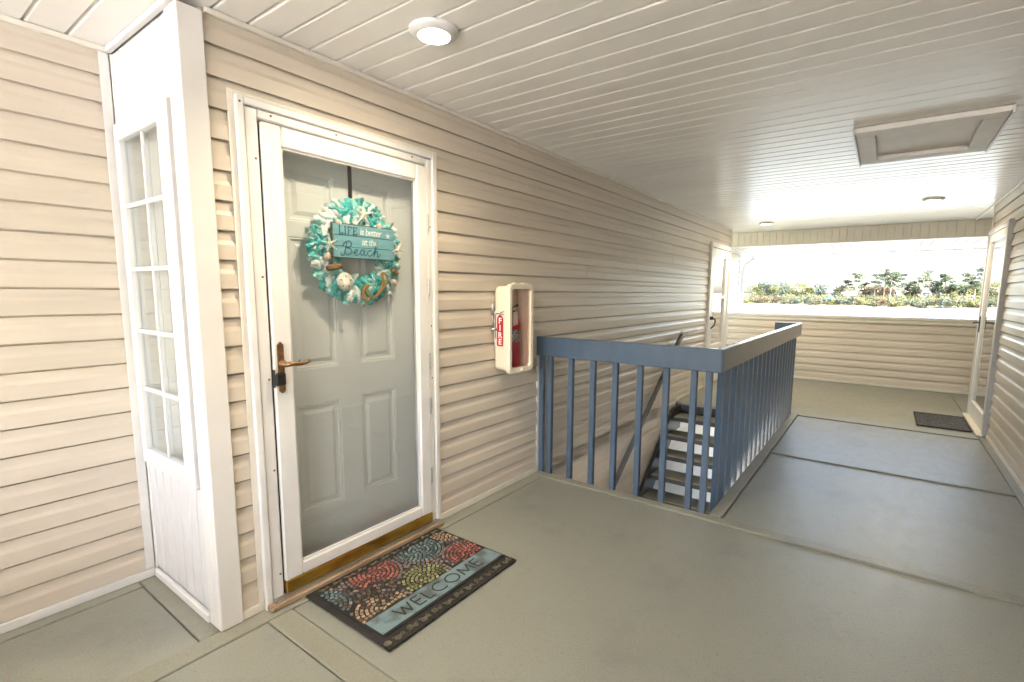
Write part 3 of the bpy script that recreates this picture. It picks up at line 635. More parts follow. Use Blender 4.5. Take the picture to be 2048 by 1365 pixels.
# ------------------------------------------------------------------ extinguisher cabinet
ec = thing('extinguisher_cabinet', 'cream plastic fire extinguisher cabinet mounted on the siding', 'cabinet', (1.61, -0.07, 0.87))
def rrect(x0, x1, z0, z1, r, n=5):
    out = []
    for cx_, cz_, a0 in ((x1 - r, z1 - r, 0), (x0 + r, z1 - r, 90), (x0 + r, z0 + r, 180), (x1 - r, z0 + r, 270)):
        for k in range(n + 1): a = R(a0 + 90 * k / n); out.append((cx_ + r * math.cos(a), cz_ + r * math.sin(a)))
    return out
def shell_ring(b, rings):           # rings: (poly, y); skin successive loops
    n = len(rings[0][0]); k = len(b.v)
    for P, yy in rings: b.v += [(x_, yy, z_) for x_, z_ in P]
    for i in range(len(rings) - 1):
        for j in range(n): b.f.append((k + i * n + j, k + i * n + (j + 1) % n, k + (i + 1) * n + (j + 1) % n, k + (i + 1) * n + j))
    return b
b = MB(); shell_ring(b, [(rrect(1.506, 1.730, 0.884, 1.424, 0.02), -0.019), (rrect(1.498, 1.738, 0.876, 1.432, 0.03), -0.03), (rrect(1.490, 1.744, 0.868, 1.438, 0.032), -0.130), (rrect(1.500, 1.734, 0.880, 1.428, 0.03), -0.130), (rrect(1.508, 1.728, 0.888, 1.420, 0.028), -0.026)])
n = 24; b.f.append(tuple(range(4 * n, 5 * n)))
b.build('case', 'cab', ec)
b = MB(); shell_ring(b, [(rrect(1.478, 1.752, 0.856, 1.448, 0.036), -0.1305), (rrect(1.477, 1.753, 0.855, 1.449, 0.037), -0.150), (rrect(1.484, 1.746, 0.862, 1.442, 0.034), -0.160), (rrect(1.508, 1.722, 0.890, 1.416, 0.022), -0.158), (rrect(1.512, 1.718, 0.894, 1.412, 0.02), -0.1305)])
dr = b.build('door', 'cab', ec)
MB().box(1.509, 1.721, -0.145, -0.142, 0.891, 1.415).build('window', 'acry', dr)
MB().lathe([(0.014, 0), (0.015, -0.008), (0.008, -0.014)], (1.615, -0.1585, 0.876), 12, 'y').build('knob', 'cab', dr, smooth=True)
for xx in (1.545, 1.64): MB().cbox(xx, xx + 0.05, -0.155, -0.12, 1.446, 1.455, 0.003).build('hinge_tab', 'cab', dr)
# printed sticker on the near side
stx = 1.4925
SK = lambda x_: (lambda u, v, t: (x_ - t, u, v))
sk = MB().prism([(-0.026, 1.036), (-0.106, 1.036), (-0.106, 1.272), (-0.026, 1.272)], SK(stx), 0, 0.0035).build('sticker', mat('sticker_paper', (0.72, 0.70, 0.66), 0.4), ec)
rd = [(-0.052, 1.038), (-0.096, 1.038), (-0.1, 1.05), (-0.1, 1.222), (-0.09, 1.238), (-0.079, 1.246), (-0.068, 1.246), (-0.056, 1.238), (-0.047, 1.222), (-0.047, 1.05)]
MB().prism(rd, SK(stx - 0.0037), 0, 0.0006).build('printed_cylinder', 'redp', sk)
strokes([[(-0.072, 1.246), (-0.072, 1.256), (-0.104, 1.268)], [(-0.078, 1.252), (-0.104, 1.247)]], 0.005, SK(stx - 0.0038), 0.0006).build('printed_valve', 'ink', sk)
strokes([smooth_pts([(-0.066, 1.252), (-0.045, 1.252), (-0.036, 1.24), (-0.035, 1.15), (-0.036, 1.10)], 4), [(-0.037, 1.12), (-0.037, 1.085)]], 0.006, SK(stx - 0.0039), 0.0006).build('printed_hose', 'ink', sk)
for ch, zc in (('F', 1.205), ('I', 1.158), ('R', 1.111), ('E', 1.066)):
    text_mesh(ch, 0.052, 'paper', Matrix(((0, 0, -1, stx - 0.0048), (-1, 0, 0, -0.0735), (0, 1, 0, zc), (0, 0, 0, 1))), offset=0.0016, parent=sk)
bh = MB().tube([(1.478, -0.018, 1.330), (1.478, -0.018, 1.25)], 0.010, 8).tube([(1.478, -0.018, 1.25), (1.480, -0.024, 1.155)], 0.0055, 8).tube([(1.465, -0.014, 1.150), (1.486, -0.045, 1.150)], 0.012, 8)
bh.build('breaker_hammer', 'silver', ec, smooth=True)
ex = thing('fire_extinguisher', 'red fire extinguisher inside the cream wall cabinet', 'extinguisher', (1.60, -0.079, 0.888))
MB().lathe([(0.040, 0.890), (0.0475, 0.896), (0.0485, 1.18), (0.045, 1.205), (0.030, 1.23), (0.016, 1.24), (0.016, 1.262)], (1.622, -0.079, 0), 20).build('cylinder', 'red', ex, smooth=True)
MB().lathe([(0.0490, 1.06), (0.0490, 1.145)], (1.622, -0.079, 0), 20).build('label_band', mat('ext_label', (0.55, 0.55, 0.54), 0.5, 0, (60, 60, 90), c2=(0.09, 0.09, 0.09), fac=(0.42, 0.58)), ex, smooth=True)
MB().tube([(1.60, -0.079, 1.255), (1.60, -0.079, 1.285)], 0.014, 10).tube([(1.58, -0.079, 1.285), (1.665, -0.085, 1.305)], 0.008, 6).tube([(1.585, -0.079, 1.27), (1.66, -0.085, 1.262)], 0.006, 6).build('valve', 'ink', ex)
MB().tube(smooth_pts([(1.58, -0.085, 1.275), (1.548, -0.10, 1.25), (1.540, -0.095, 1.15), (1.541, -0.085, 1.02)], 4), 0.008, 8).build('hose', 'steel', ex, smooth=True)
MB().prism([(1.555, 1.17), (1.61, 1.18), (1.605, 1.27), (1.56, 1.262)], lambda u, v, t: (u, -0.129 - t, v), 0, 0.001).build('inspection_tag', 'paper', ex)

# ------------------------------------------------------------------ stair guard rail
gr = thing('stair_guardrail', 'blue painted wooden guardrail with square balusters around the stairwell', 'railing', (2.05, -0.7, 0))
MB().cbox(2.002, 2.040, -1.356, -0.012, 0.922, 1.066, 0.004).build('front_rail', 'blue', gr)
MB().cbox(2.0405, 5.43, -1.356, -1.318, 0.922, 1.065, 0.004).build('side_rail', 'blue', gr)
MB().cbox(5.392, 5.43, -1.3175, -1.08, 0.922, 1.065, 0.004).build('end_rail', 'blue', gr)
bm_ = MB().cbox(0, 0.037, 0, 0.037, -0.22, 1.055, 0.002).mesh('baluster', 'blue')
for yc in (-0.068, -0.105 - 0.02, -0.285 - 0.02, -0.467 - 0.02, -0.640 - 0.02, -0.82 - 0.02, -1.0 - 0.02, -1.178 - 0.02, -1.290): link('baluster', bm_, gr, (2.0405, yc if yc != -0.068 else -0.05, 0))
for k in range(20):
    x_ = 2.032 + 0.1745 * (k + 1)
    if x_ < 5.40: link('baluster', bm_, gr, (x_, -1.3175, 0))
MB().cbox(1.992, 2.05, -0.0115, -0.001, 0.905, 1.09, 0.002).build('wall_plate', 'cream', gr)
MB().box(2.02, 2.0402, -0.016, -0.004, 0.008, 0.904).build('wall_strip', 'white', gr)

# ------------------------------------------------------------------ stairs and handrail
st = thing('staircase', 'open metal staircase with grey treads descending in the stairwell', 'stairs', (4.9, -0.65, -2.75))
NT = 15
for k in range(NT):
    zt = -0.135 - 0.18 * k; xn = 4.95 - 0.23 * k
    if zt < -2.7: break
    o = MB().cbox(xn, xn + 0.27, -1.235, -0.085, zt - 0.045, zt, 0.003).build('tread', 'floor2', st)
    MB().box(xn - 0.004, xn - 0.0005, -1.235, -0.085, zt - 0.055, zt - 0.006).build('nosing', 'steel', o)
for yy in (-0.0845, -1.2755):
    P = [(5.205, 0.0 - 0.02), (5.205, -0.32), (5.0, -0.32), (1.7, -2.75), (1.95, -2.75 + 0.0), (2.1, -2.30), (5.05, -0.02)]
    P = [(5.205, -0.03), (5.205, -0.33), (5.03, -0.33), (1.93, -2.745), (1.60, -2.745), (1.60, -2.62), (4.98, -0.03)]
    MB().prism(P, lambda u, v, t: (u, t, v), yy, yy + 0.038).build('stringer', 'steel', st)
MB().box(5.206, 5.2095, -1.31, -0.01, -0.26, -0.03).build('fascia', 'steel', st)
hr = thing('wall_handrail', 'dark flat metal handrail sloping down the wall inside the stairwell', 'handrail', (4, -0.05, 0))
MB().prism([(3.10, -0.66), (5.08, 0.825), (5.12, 0.89), (5.08, 0.885), (3.08, -0.615)], lambda u, v, t: (u, t, v), -0.062, -0.098).build('sloping_bar', 'rail', hr)
MB().cbox(5.10, 5.72, -0.095, -0.066, 0.895, 0.918, 0.004).build('level_bar', 'silver', hr)
for x_, z_ in ((5.35, 0.90), (4.32, 0.235), (3.35, -0.49)):
    MB().cbox(x_ - 0.02, x_ + 0.02, -0.024, -0.019, z_ - 0.11, z_ + 0.02, 0.001).tube([(x_, -0.024, z_ - 0.06), (x_, -0.075, z_ - 0.05), (x_, -0.08, z_ - 0.008)], 0.008, 8).build('bracket', 'silver', hr)
lw = thing('lower_wall', 'white ribbed wall of the lower level seen under the stairs', 'wall', (4, -1.5, -2.75))
rb = MB().prism([(0, 0), (0.075, 0), (0.08, -0.012), (0.095, -0.012), (0.10, 0)] , lambda u, v, t: (u, -v, t), -2.745, -0.26).mesh('ribbed_panel', mat('lower_vinyl', (0.42, 0.38, 0.32), 0.5))
for k in range(58): link('ribbed_panel', rb, lw, (2.2 + 0.1 * k, -1.45, 0))
MB().box(2.2, 8.0, -1.56, -1.4505, -2.748, -0.255).build('core', 'white', lw)
cbx = thing('cardboard_box', 'tan box standing on the lower floor below the stairs', 'box', (5.2, -0.6, -2.75))
MB().cbox(5.4, 5.9, -0.75, -0.25, -2.748, -2.2, 0.01).build('carton', 'box', cbx); MB().box(5.62, 5.68, -0.752, -0.248, -2.2, -2.197).build('tape', 'cream', cbx)

# ------------------------------------------------------------------ ceiling fixtures
lp = None
for (x_, y_, lab) in ((0.437, -0.575, 'round glowing ceiling light nearest the entry door'), (6.0, -2.44, 'round ceiling light beyond the attic hatch near the right wall'), (7.07, -0.60, 'small round ceiling light above the far left door')):
    t = thing('ceiling_light', lab, 'light', (x_, y_, H), 'recessed ceiling lights', local=True)
    if lp is None:
        lp = (MB().lathe([(0.097, 0.006), (0.098, -0.005), (0.092, -0.013), (0.078, -0.021), (0.066, -0.024), (0.062, -0.022), (0.060, 0.0)], (0, 0, 0), 40).mesh('trim_ring', 'white', True),
              MB().lathe([(0.061, -0.018), (0.058, -0.024), (0.03, -0.027), (0.002, -0.028)], (0, 0, 0), 32).mesh('lens', 'lamp', True))
    link('trim_ring', lp[0], t); link('lens', lp[1], t)
    L = bpy.data.lights.new('lamp_glow', 'SPOT'); L.energy = 4.5; L.spot_size = R(150); L.spot_blend = 0.8; L.shadow_soft_size = 0.06; L.color = (1.0, 0.82, 0.56)
    lo = bpy.data.objects.new('lamp_glow', L); col.objects.link(lo); lo.parent = t; lo.location = (0, 0, -0.036)
ah = thing('attic_hatch', 'framed rectangular attic access hatch in the ceiling', 'hatch', (3.25, -2.23, H))
ahm = mat('hatch_paint', (0.74, 0.70, 0.635), 0.5, 0.06, (5, 5, 5), 0.2, (40, 40, 40))
hx0, hx1, hy0, hy1 = 2.775, 3.72, -2.60, -1.862; ht = H - 0.034
for nm, a in (('frame_board', (hx0, hx0 + 0.115, hy0 + 0.012, hy1 - 0.012)), ('frame_board', (hx1 - 0.115, hx1, hy0 + 0.012, hy1 - 0.012)), ('frame_board', (hx0 + 0.116, hx1 - 0.116, hy0 + 0.012, hy0 + 0.115)), ('frame_board', (hx0 + 0.116, hx1 - 0.116, hy1 - 0.115, hy1 - 0.012))):
    MB().cbox(a[0], a[1], a[2], a[3], ht, H - 0.002, 0.003).build(nm, ahm, ah)
for yy in (hy0, hy1 - 0.0115): MB().cbox(hx0 - 0.004, hx1 + 0.004, yy, yy + 0.0115, ht - 0.014, H - 0.002, 0.002).build('end_trim', 'white', ah)
MB().box(hx0 + 0.1165, hx1 - 0.1165, hy0 + 0.1155, hy1 - 0.1155, H - 0.006, H - 0.002).build('panel', ahm, ah)

# ------------------------------------------------------------------ far doors
fd = thing('far_door', 'white glazed door at the far end of the left wall by the parapet', 'door', (6.95, 0, 0))
MB().cbox(6.37, 6.44, -0.045, 0.0, 0.0, 2.13, 0.005).cbox(7.41, 7.47, -0.045, 0.0, 0.0, 2.13, 0.005).cbox(6.4405, 7.4095, -0.044, 0.0, 2.06, 2.13, 0.005).build('casing', 'alum', fd)
f = MB(); f.cbox(6.443, 6.60, -0.03, 0.03, 0.03, 2.055, 0.005).cbox(7.25, 7.407, -0.03, 0.03, 0.03, 2.055, 0.005).cbox(6.6005, 7.2495, -0.0295, 0.03, 1.93, 2.055, 0.005).cbox(6.6005, 7.2495, -0.0295, 0.03, 0.03, 0.62, 0.005).cbox(6.6005, 7.2495, -0.0295, 0.02, 1.315, 1.35, 0.004)
lf = f.build('leaf', 'alum', fd)
MB().box(6.60, 7.25, -0.004, 0.0, 0.62, 1.93).build('pane', glassmat('far_glass', (0.6, 0.62, 0.6), 1.6, mul=3.2), fd)
MB().box(6.45, 7.41, 0.10, 0.12, 0.0, 2.1).build('interior', mat('dim_interior', (0.25, 0.24, 0.22), 0.8), fd)
MB().tube([(6.505, -0.03, 1.03), (6.505, -0.07, 1.03)], 0.026, 10).tube(smooth_pts([(6.505, -0.07, 1.03), (6.57, -0.085, 1.0), (6.56, -0.08, 0.93), (6.50, -0.05, 0.88)], 4), 0.011, 8).build('handle', 'ink', lf, smooth=True)
gd = thing('glass_door', 'storm door with large glass pane on the right wall above the dark mat', 'door', (6.0, WR, 0))
MB().cbox(5.44, 5.51, WR - 0.01, WR + 0.05, 0.008, 2.11, 0.006).cbox(6.57, 6.625, WR - 0.01, WR + 0.05, 0.008, 2.11, 0.006).cbox(5.5105, 6.5695, WR - 0.01, WR + 0.049, 2.06, 2.11, 0.005).build('casing', mat('door_grey_white', (0.55, 0.55, 0.56), 0.35), gd)
f = MB().cbox(5.515, 5.60, WR + 0.005, WR + 0.04, 0.03, 2.055, 0.005).cbox(6.48, 6.565, WR + 0.005, WR + 0.04, 0.03, 2.055, 0.005).cbox(5.6005, 6.4795, WR + 0.005, WR + 0.0395, 1.97, 2.055, 0.005).cbox(5.6005, 6.4795, WR + 0.005, WR + 0.0395, 0.03, 0.20, 0.005)
lf = f.build('leaf', 'alum', gd)
MB().box(5.598, 6.482, WR + 0.016, WR + 0.020, 0.199, 1.971).build('pane', glassmat('door_glass', (0.8, 0.82, 0.82), 1.5, mul=1.6), gd)
MB().box(5.52, 6.56, WR - 0.06, WR - 0.04, 0.0, 2.08).build('inner_door', mat('inner_white', (0.62, 0.61, 0.58), 0.5), gd)
MB().cbox(6.50, 6.54, WR + 0.04, WR + 0.05, 0.98, 1.16, 0.003).tube([(6.52, WR + 0.05, 1.09), (6.52, WR + 0.10, 1.09), (6.43, WR + 0.105, 1.085)], 0.009, 8).build('handle', 'ink', lf)
MB().cbox(5.44, 6.60, WR + 0.022, WR + 0.09, 0.0055, 0.028, 0.004).build('sill', 'cream', gd)

# ------------------------------------------------------------------ doormats
dm = thing('welcome_mat', 'black rubber welcome mat with coloured mosaic circles outside the entry door', 'doormat', (0.475, -0.37, 0.004))
MX0, MX1, MY0, MY1 = 0.064, 0.888, -0.666, -0.078
zb = 0.0045
MB().cbox(MX0, MX1, MY0, MY1, zb, zb + 0.006, 0.003).build('base', 'black', dm)
def mp(u, v): return (MX0 + (MX1 - MX0) * u, MY1 + (MY0 - MY1) * v)
zt = zb + 0.006
bx0, by1 = mp(0.052, 0.645); bx1, by0 = mp(0.992, 0.842)
bnd = MB().cbox(bx0, bx1, by0, by1, zt, zt + 0.004, 0.002).build('lettered_band', 'band', dm)
for (u0, v0, u1, v1) in ((0.035, 0.86, 0.998, 0.875), (0.035, 0.06, 0.045, 0.86)):
    a = mp(u0, v1); c_ = mp(u1, v0); MB().cbox(a[0], c_[0], a[1], c_[1], zt, zt + 0.006, 0.002).build('ridge', 'black', dm)
# WELCOME: thin geometric capitals
def arc(cx_, cy_, r, a0, a1, n=14, ry=None): return [(cx_ + r * math.cos(R(a0 + (a1 - a0) * k / n)), cy_ + (ry or r) * math.sin(R(a0 + (a1 - a0) * k / n))) for k in range(n + 1)]
GL = {'W': ([[(0, 1), (0.3, 0), (0.55, 0.85), (0.8, 0), (1.1, 1)]], 1.1), 'E': ([[(0.55, 1), (0, 1), (0, 0), (0.55, 0)], [(0, 0.52), (0.5, 0.52)]], 0.55),
      'L': ([[(0, 1), (0, 0), (0.5, 0)]], 0.5), 'C': ([arc(0.5, 0.5, 0.5, 50, 310)], 0.85), 'O': ([arc(0.5, 0.5, 0.5, 0, 360, 20)], 1.0),
      'M': ([[(0, 0), (0.12, 1), (0.52, 0.15), (0.92, 1), (1.04, 0)]], 1.04)}
word = 'WELCOME'; tot = sum(GL[c_][1] for c_ in word) + 0.26 * 6
xa, xb_ = mp(0.195, 0)[0], mp(0.845, 0)[0]; sx = (xb_ - xa) / tot; hgt = 0.066; yb_ = mp(0, 0.803)[1]
px_ = xa; PL = []
for c_ in word:
    g_, w_ = GL[c_]
    for P in g_:
        q = []
        for i in range(len(P) - 1):     # split so corners stay full width
            PL.append([(px_ + P[i][0] * sx, yb_ + P[i][1] * hgt), (px_ + P[i + 1][0] * sx, yb_ + P[i + 1][1] * hgt)])
    px_ += (w_ + 0.26) * sx
strokes(PL, 0.0075, lambda u, v, t: (u, v, zt + 0.0042 + t), 0.0012).build('lettering', 'black', bnd)
# mosaic tiles
hues = {'t': (0.17, 0.25, 0.255), 'r': (0.40, 0.135, 0.11), 'g': (0.31, 0.31, 0.13), 'o': (0.44, 0.31, 0.19), 'm': (0.23, 0.18, 0.175)}
tm = {}
for k, c in hues.items():
    for s_ in range(3): tm[k, s_] = mat('tile_%s_%d' % (k, s_), tuple(x_ * (0.95, 0.66, 0.40)[s_] for x_ in c), 0.7, 0.15, (60, 60, 60), 0.3, (200, 200, 200))
tm['w', 0] = mat('tile_worn', (0.055, 0.045, 0.035), 0.8, 0.3, (60, 60, 60)); tm['w', 1] = mat('tile_worn_brown', (0.12, 0.085, 0.055), 0.8, 0.3, (60, 60, 60))
cen = [(0.005, 0.24, 't'), (0.368, 0.166, 'r'), (0.716, 0.176, 't'), (1.02, 0.12, 'o'), (0.192, 0.60, 'o'), (0.523, 0.575, 'g'), (0.882, 0.575, 'r')]
cen = [(*mp(u, v), k) for u, v, k in cen]
rx0, ry1 = mp(0.05, 0.075); rx1, ry0 = mp(0.992, 0.640)
tiles = []
RS = 0.0205
for ci, (cx_, cy_, kc) in enumerate(cen):
    for ri in range(9):
        r0 = ri * RS + 0.003; r1 = r0 + RS - 0.0070; rm = (r0 + r1) / 2
        nn = max(4, int(2 * math.pi * rm / 0.022)); off = random.random()
        for q in range(nn):
            a = 2 * math.pi * (q + off) / nn; da = (2 * math.pi / nn - 0.0070 / max(rm, 0.006)) / 2
            tx, ty = cx_ + rm * math.cos(a), cy_ + rm * math.sin(a)
            if not (rx0 + 0.004 < tx < rx1 - 0.004 and ry0 + 0.006 < ty < ry1 - 0.004): continue
            dme = rm - (0.02 if rm < 0.128 else 0)
            if any(math.hypot(tx - c2[0], ty - c2[1]) - 0.0 < (0.136 if rm > 0.128 else rm) for j, c2 in enumerate(cen) if j != ci): continue
            if rm > 0.128 and any(math.hypot(tx - c2[0], ty - c2[1]) < rm for j, c2 in enumerate(cen) if j != ci): continue
            jt = lambda: random.uniform(-0.0008, 0.0008)
            poly = [(cx_ + r0 * math.cos(a - da) + jt(), cy_ + r0 * math.sin(a - da) + jt()), (cx_ + r1 * math.cos(a - da * 0.97) + jt(), cy_ + r1 * math.sin(a - da * 0.97) + jt()), (cx_ + r1 * math.cos(a + da * 0.97) + jt(), cy_ + r1 * math.sin(a + da * 0.97) + jt()), (cx_ + r0 * math.cos(a + da) + jt(), cy_ + r0 * math.sin(a + da) + jt())]
            u = (tx - MX0) / (MX1 - MX0); v = (MY1 - ty) / (MY1 - MY0)
            worn = math.hypot((u - 0.27) / 0.17, (v - 0.40) / 0.20)
            if random.random() < 1.15 - worn * 0.9: key = ('w', random.choice((0, 0, 1)))
            else: key = ('m' if rm > 0.128 else kc, random.choices((0, 1, 2), (0.3, 0.5, 0.2))[0])
            tiles.append((poly, key, tx, ty))
tiles.sort(key=lambda t: math.hypot(t[2] + 1.07, t[3] + 2.12))
def tile_geo(b, poly, h=0.0042):
    cx_ = sum(p_[0] for p_ in poly) / 4; cy_ = sum(p_[1] for p_ in poly) / 4
    b.add([(x_, y_, zt) for x_, y_ in poly] + [(cx_ + (x_ - cx_) * 0.82, cy_ + (y_ - cy_) * 0.82, zt + h) for x_, y_ in poly], [(0, 1, 2, 3), (4, 5, 6, 7)] + [(i, (i + 1) % 4, (i + 1) % 4 + 4, i + 4) for i in range(4)])
rest = MB(); rest_keys = []
for i, (poly, key, tx, ty) in enumerate(tiles):
    if i < 290:
        b = MB(); tile_geo(b, poly, random.uniform(0.003, 0.005)); b.build('mosaic_tile', tm[key], dm)
    else:
        tile_geo(rest, poly, random.uniform(0.003, 0.005)); rest_keys += [key] * 6
if rest.v:
    me = rest.mesh('mosaic_tile_field', None); ks = sorted(set(rest_keys))
    for k in ks: me.materials.append(tm[k])
    for q, k in zip(me.polygons, rest_keys): q.material_index = ks.index(k)
    o = link('mosaic_tile_field', me, dm); o['kind'] = 'stuff'
# scroll relief along the borders
def spiral(cx_, cy_, r, a0, turns, sgn): return [(cx_ + r * (1 - 0.8 * t) * math.cos(a0 + sgn * 2 * math.pi * turns * t), cy_ + r * (1 - 0.8 * t) * math.sin(a0 + sgn * 2 * math.pi * turns * t), zt + 0.001) for t in [k / 14 for k in range(15)]]
for row, v, r in ((0, 0.937, 0.015), (1, 0.036, 0.010)):
    nx = 11
    for k in range(nx):
        u = 0.10 + 0.85 * k / (nx - 1); cx_, cy_ = mp(u, v); sg_ = 1 if k % 2 else -1
        b = MB(); b.tube(spiral(cx_ - 0.012, cy_ + 0.003 * sg_, r, 0.5, 1.4, sg_), 0.0036, 5); b.tube(spiral(cx_ + 0.014, cy_ - 0.003 * sg_, r * 0.8, 3.6, 1.3, -sg_), 0.0025, 5)
        b.tube([(cx_ - 0.03, cy_ - sg_ * r * 0.8, zt + 0.001), (cx_, cy_, zt + 0.0015), (cx_ + 0.03, cy_ + sg_ * r * 0.8, zt + 0.001)], 0.0026, 5)
        b.build('scroll_relief', 'scroll', dm, smooth=True)
for (u0, v0, u1, v1) in ((0, 0.985, 1, 1), (0, 0, 1, 0.012), (0, 0.0125, 0.008, 0.9845), (0.993, 0.0125, 1, 0.9845)):
    a = mp(u0, v1); c_ = mp(u1, v0); MB().cbox(a[0], c_[0], a[1], c_[1], zt, zt + 0.0025, 0.001).build('rim', 'black', dm)
for u in (0.028, 0.975):
    cx_, cy_ = mp(u, 0.935); MB().lathe([(0.016, 0), (0.015, 0.003), (0.009, 0.003), (0.007, 0.001), (0.004, 0.004)], (cx_, cy_, zt), 14).build('corner_rosette', 'scroll', dm, smooth=True)
d2 = thing('grey_mat', 'small dark flecked doormat by the right-hand glass door', 'doormat', (6.0, -2.76, 0.006))
z2 = 0.0062
MB().cbox(5.64, 6.37, -2.925, -2.50, z2, z2 + 0.008, 0.003).build('pile', 'speck', d2)
for a in ((5.63, 6.38, -2.94, -2.9255), (5.63, 6.38, -2.4995, -2.485), (5.63, 5.6395, -2.9254, -2.4996), (6.3705, 6.38, -2.9254, -2.4996)): MB().cbox(a[0], a[1], a[2], a[3], z2, z2 + 0.010, 0.002).build('edging', 'black', d2)

# ------------------------------------------------------------------ far shore: trees, shrubs, houses, poles
def leaf_cloud(b, c, rx, rz, n, s):
    for _ in range(n):
        while True:
            q = Vector((random.uniform(-1, 1), random.uniform(-1, 1), random.uniform(-1, 1)))
            if q.length < 1: break
        q = q.normalized() * (q.length ** 0.5)
        o = Vector(c) + Vector((q.x * rx, q.y * rx, q.z * rz)); d = Vector((random.gauss(0, 1), random.gauss(0, 1), random.gauss(0, 1))).normalized(); e = d.orthogonal().normalized(); g_ = d.cross(e)
        k = s * random.uniform(0.6, 1.3); e *= k; g_ *= k * random.uniform(0.4, 0.9)
        b.add([o - e - g_ * 0.4, o + e * 0.2 - g_, o + e + g_ * 0.3, o - e * 0.1 + g_], [(0, 1, 2, 3)])
def zg(x_, y_):
    d = x_ - 206 - 0.33 * y_
    for (a, za), (b_, zb_) in zip(prof, prof[1:]):
        if d <= b_: return za + (zb_ - za) * max(0, d - a) / (b_ - a)
    return prof[-1][1]
def pine(x_, y_, top, lab, mt='l1'):
    g0 = zg(x_, y_) - 0.1; h = top - g0; t = thing('pine_tree', lab, 'tree', (x_, y_, g0), 'pines on the far bank', local=True)
    lean = random.uniform(-0.04, 0.04) * h
    MB().tube([(0, 0, 0), (0, lean * 0.4, h * 0.5), (0, lean, h * 0.95)], [0.20, 0.15, 0.05], 6).build('trunk', 'bark', t)
    b = MB()
    for k in range(random.randint(6, 9)):
        f_ = random.uniform(0.52, 0.97) if k else 0.95; sp_ = h * 0.17 * (1.15 - f_ * 0.65); a = random.uniform(0, 6.28)
        c = (math.cos(a) * sp_, lean * f_ + math.sin(a) * sp_, h * f_); rr = h * random.uniform(0.07, 0.115)
        leaf_cloud(b, c, rr * 1.15, rr * 0.5, 120, 0.24)
    b.build('crown', mt, t)
def rtree(x_, y_, top, lab, mt, wd=0.36, nm='broadleaf_tree'):
    g0 = zg(x_, y_) - 0.1; h = top - g0; t = thing(nm, lab, 'tree', (x_, y_, g0), 'leafy trees on the far bank', local=True)
    MB().tube([(0, 0, 0), (0, 0.1, h * 0.4), (0.1, 0, h * 0.8)], [0.17, 0.13, 0.05], 6).build('trunk', 'bark', t)
    b = MB()
    for k in range(14):
        a = random.uniform(0, 6.28); rr = h * wd * random.uniform(0.2, 0.75); leaf_cloud(b, (math.cos(a) * rr, math.sin(a) * rr, h * random.uniform(0.30, 0.88)), h * 0.18, h * 0.14, 130, 0.24)
    b.build('crown', mt, t)
ordn = ['first', 'second', 'third', 'fourth', 'fifth', 'sixth', 'seventh', 'eighth', 'ninth', 'tenth', 'eleventh', 'twelfth', 'thirteenth', 'fourteenth', 'fifteenth', 'sixteenth', 'seventeenth', 'eighteenth', 'nineteenth', 'twentieth']
PN = [(10.6, 6.9), (7.3, 9.6), (4.9, 5.8), (1.8, 9.0), (-1.1, 10.5), (-3.0, 9.4), (-5.6, 9.2), (-8.8, 6.2), (-11.9, 9.8), (-13.9, 10.0), (-16.0, 5.7), (-18.1, 8.7), (-19.9, 6.2), (-23.4, 8.4), (-25.5, 6.1), (-27.4, 10.4)]
for i, (y_, top) in enumerate(PN): pine(225 + random.uniform(-4, 4) + 0.2 * y_, y_, top, '%s tall pine from the left on the far lake shore' % ordn[i], 'l1' if i % 3 else 'l3')
RT = [(44.2, 5.5, 'l2'), (41.4, 6.9, 'l3'), (39.0, 5.9, 'l3'), (36.8, 4.9, 'l2'), (34.5, 6.6, 'l3'), (32.3, 6.0, 'l2'), (27.9, 6.2, 'l2'), (23.9, 4.3, 'l2'), (19.5, 5.9, 'l3'), (13.2, 4.8, 'l5'), (3.8, 4.6, 'l4'), (1.2, 5.3, 'l5'), (-2.5, 4.2, 'l4'), (-9.6, 4.4, 'l5'), (-16.6, 5.3, 'l1'), (-19.9, 4.8, 'l2'), (-23.1, 5.7, 'l1'), (-26.6, 5.7, 'l2')]
for i, (y_, top, mt) in enumerate(RT): rtree(231 + random.uniform(-3, 3) + 0.25 * y_, y_, top, '%s rounded leafy tree from the left across the lake' % ordn[i], mt)
cm = {'l2': 'yellow green', 'l3': 'dark green', 'l5': 'olive', 'l4': 'orange'}
def nth(n_):
    tens = ['', '', 'twenty', 'thirty', 'forty']
    return ordn[n_ - 1] if n_ <= 20 else ('thirtieth' if n_ == 30 else tens[n_ // 10] + '-' + ordn[n_ % 10 - 1])
ys = [46 - 2.35 * i for i in range(33)]
for i, y_ in enumerate(ys):
    y_ += random.uniform(-0.8, 0.8); x_ = 206 + 0.33 * y_ + random.uniform(1.6, 4.5); mt = random.choice(['l3', 'l5', 'l5', 'l2', 'l4', 'l3'])
    g0 = zg(x_, y_) - 0.1; t = thing('bank_shrub', '%s shrub along the far water edge, %s from the left end' % (cm[mt], nth(i + 1)), 'shrub', (x_, y_, g0), 'shrubs along the far water edge', local=True)
    h = random.uniform(1.8, 3.4); b = MB()
    for k in range(5): leaf_cloud(b, (random.uniform(-1, 1), random.uniform(-1.5, 1.5), h * random.uniform(0.18, 0.75)), 1.0, h * 0.3, 75, 0.24)
    b.build('foliage', mt, t); MB().tube([(0, 0, 0), (0.1, 0.1, h * 0.5)], [0.08, 0.04], 5).build('stem', 'bark', t)
ug = MB(); mts = ['l2', 'l5', 'l3', 'l4', 'l1']; fm = []
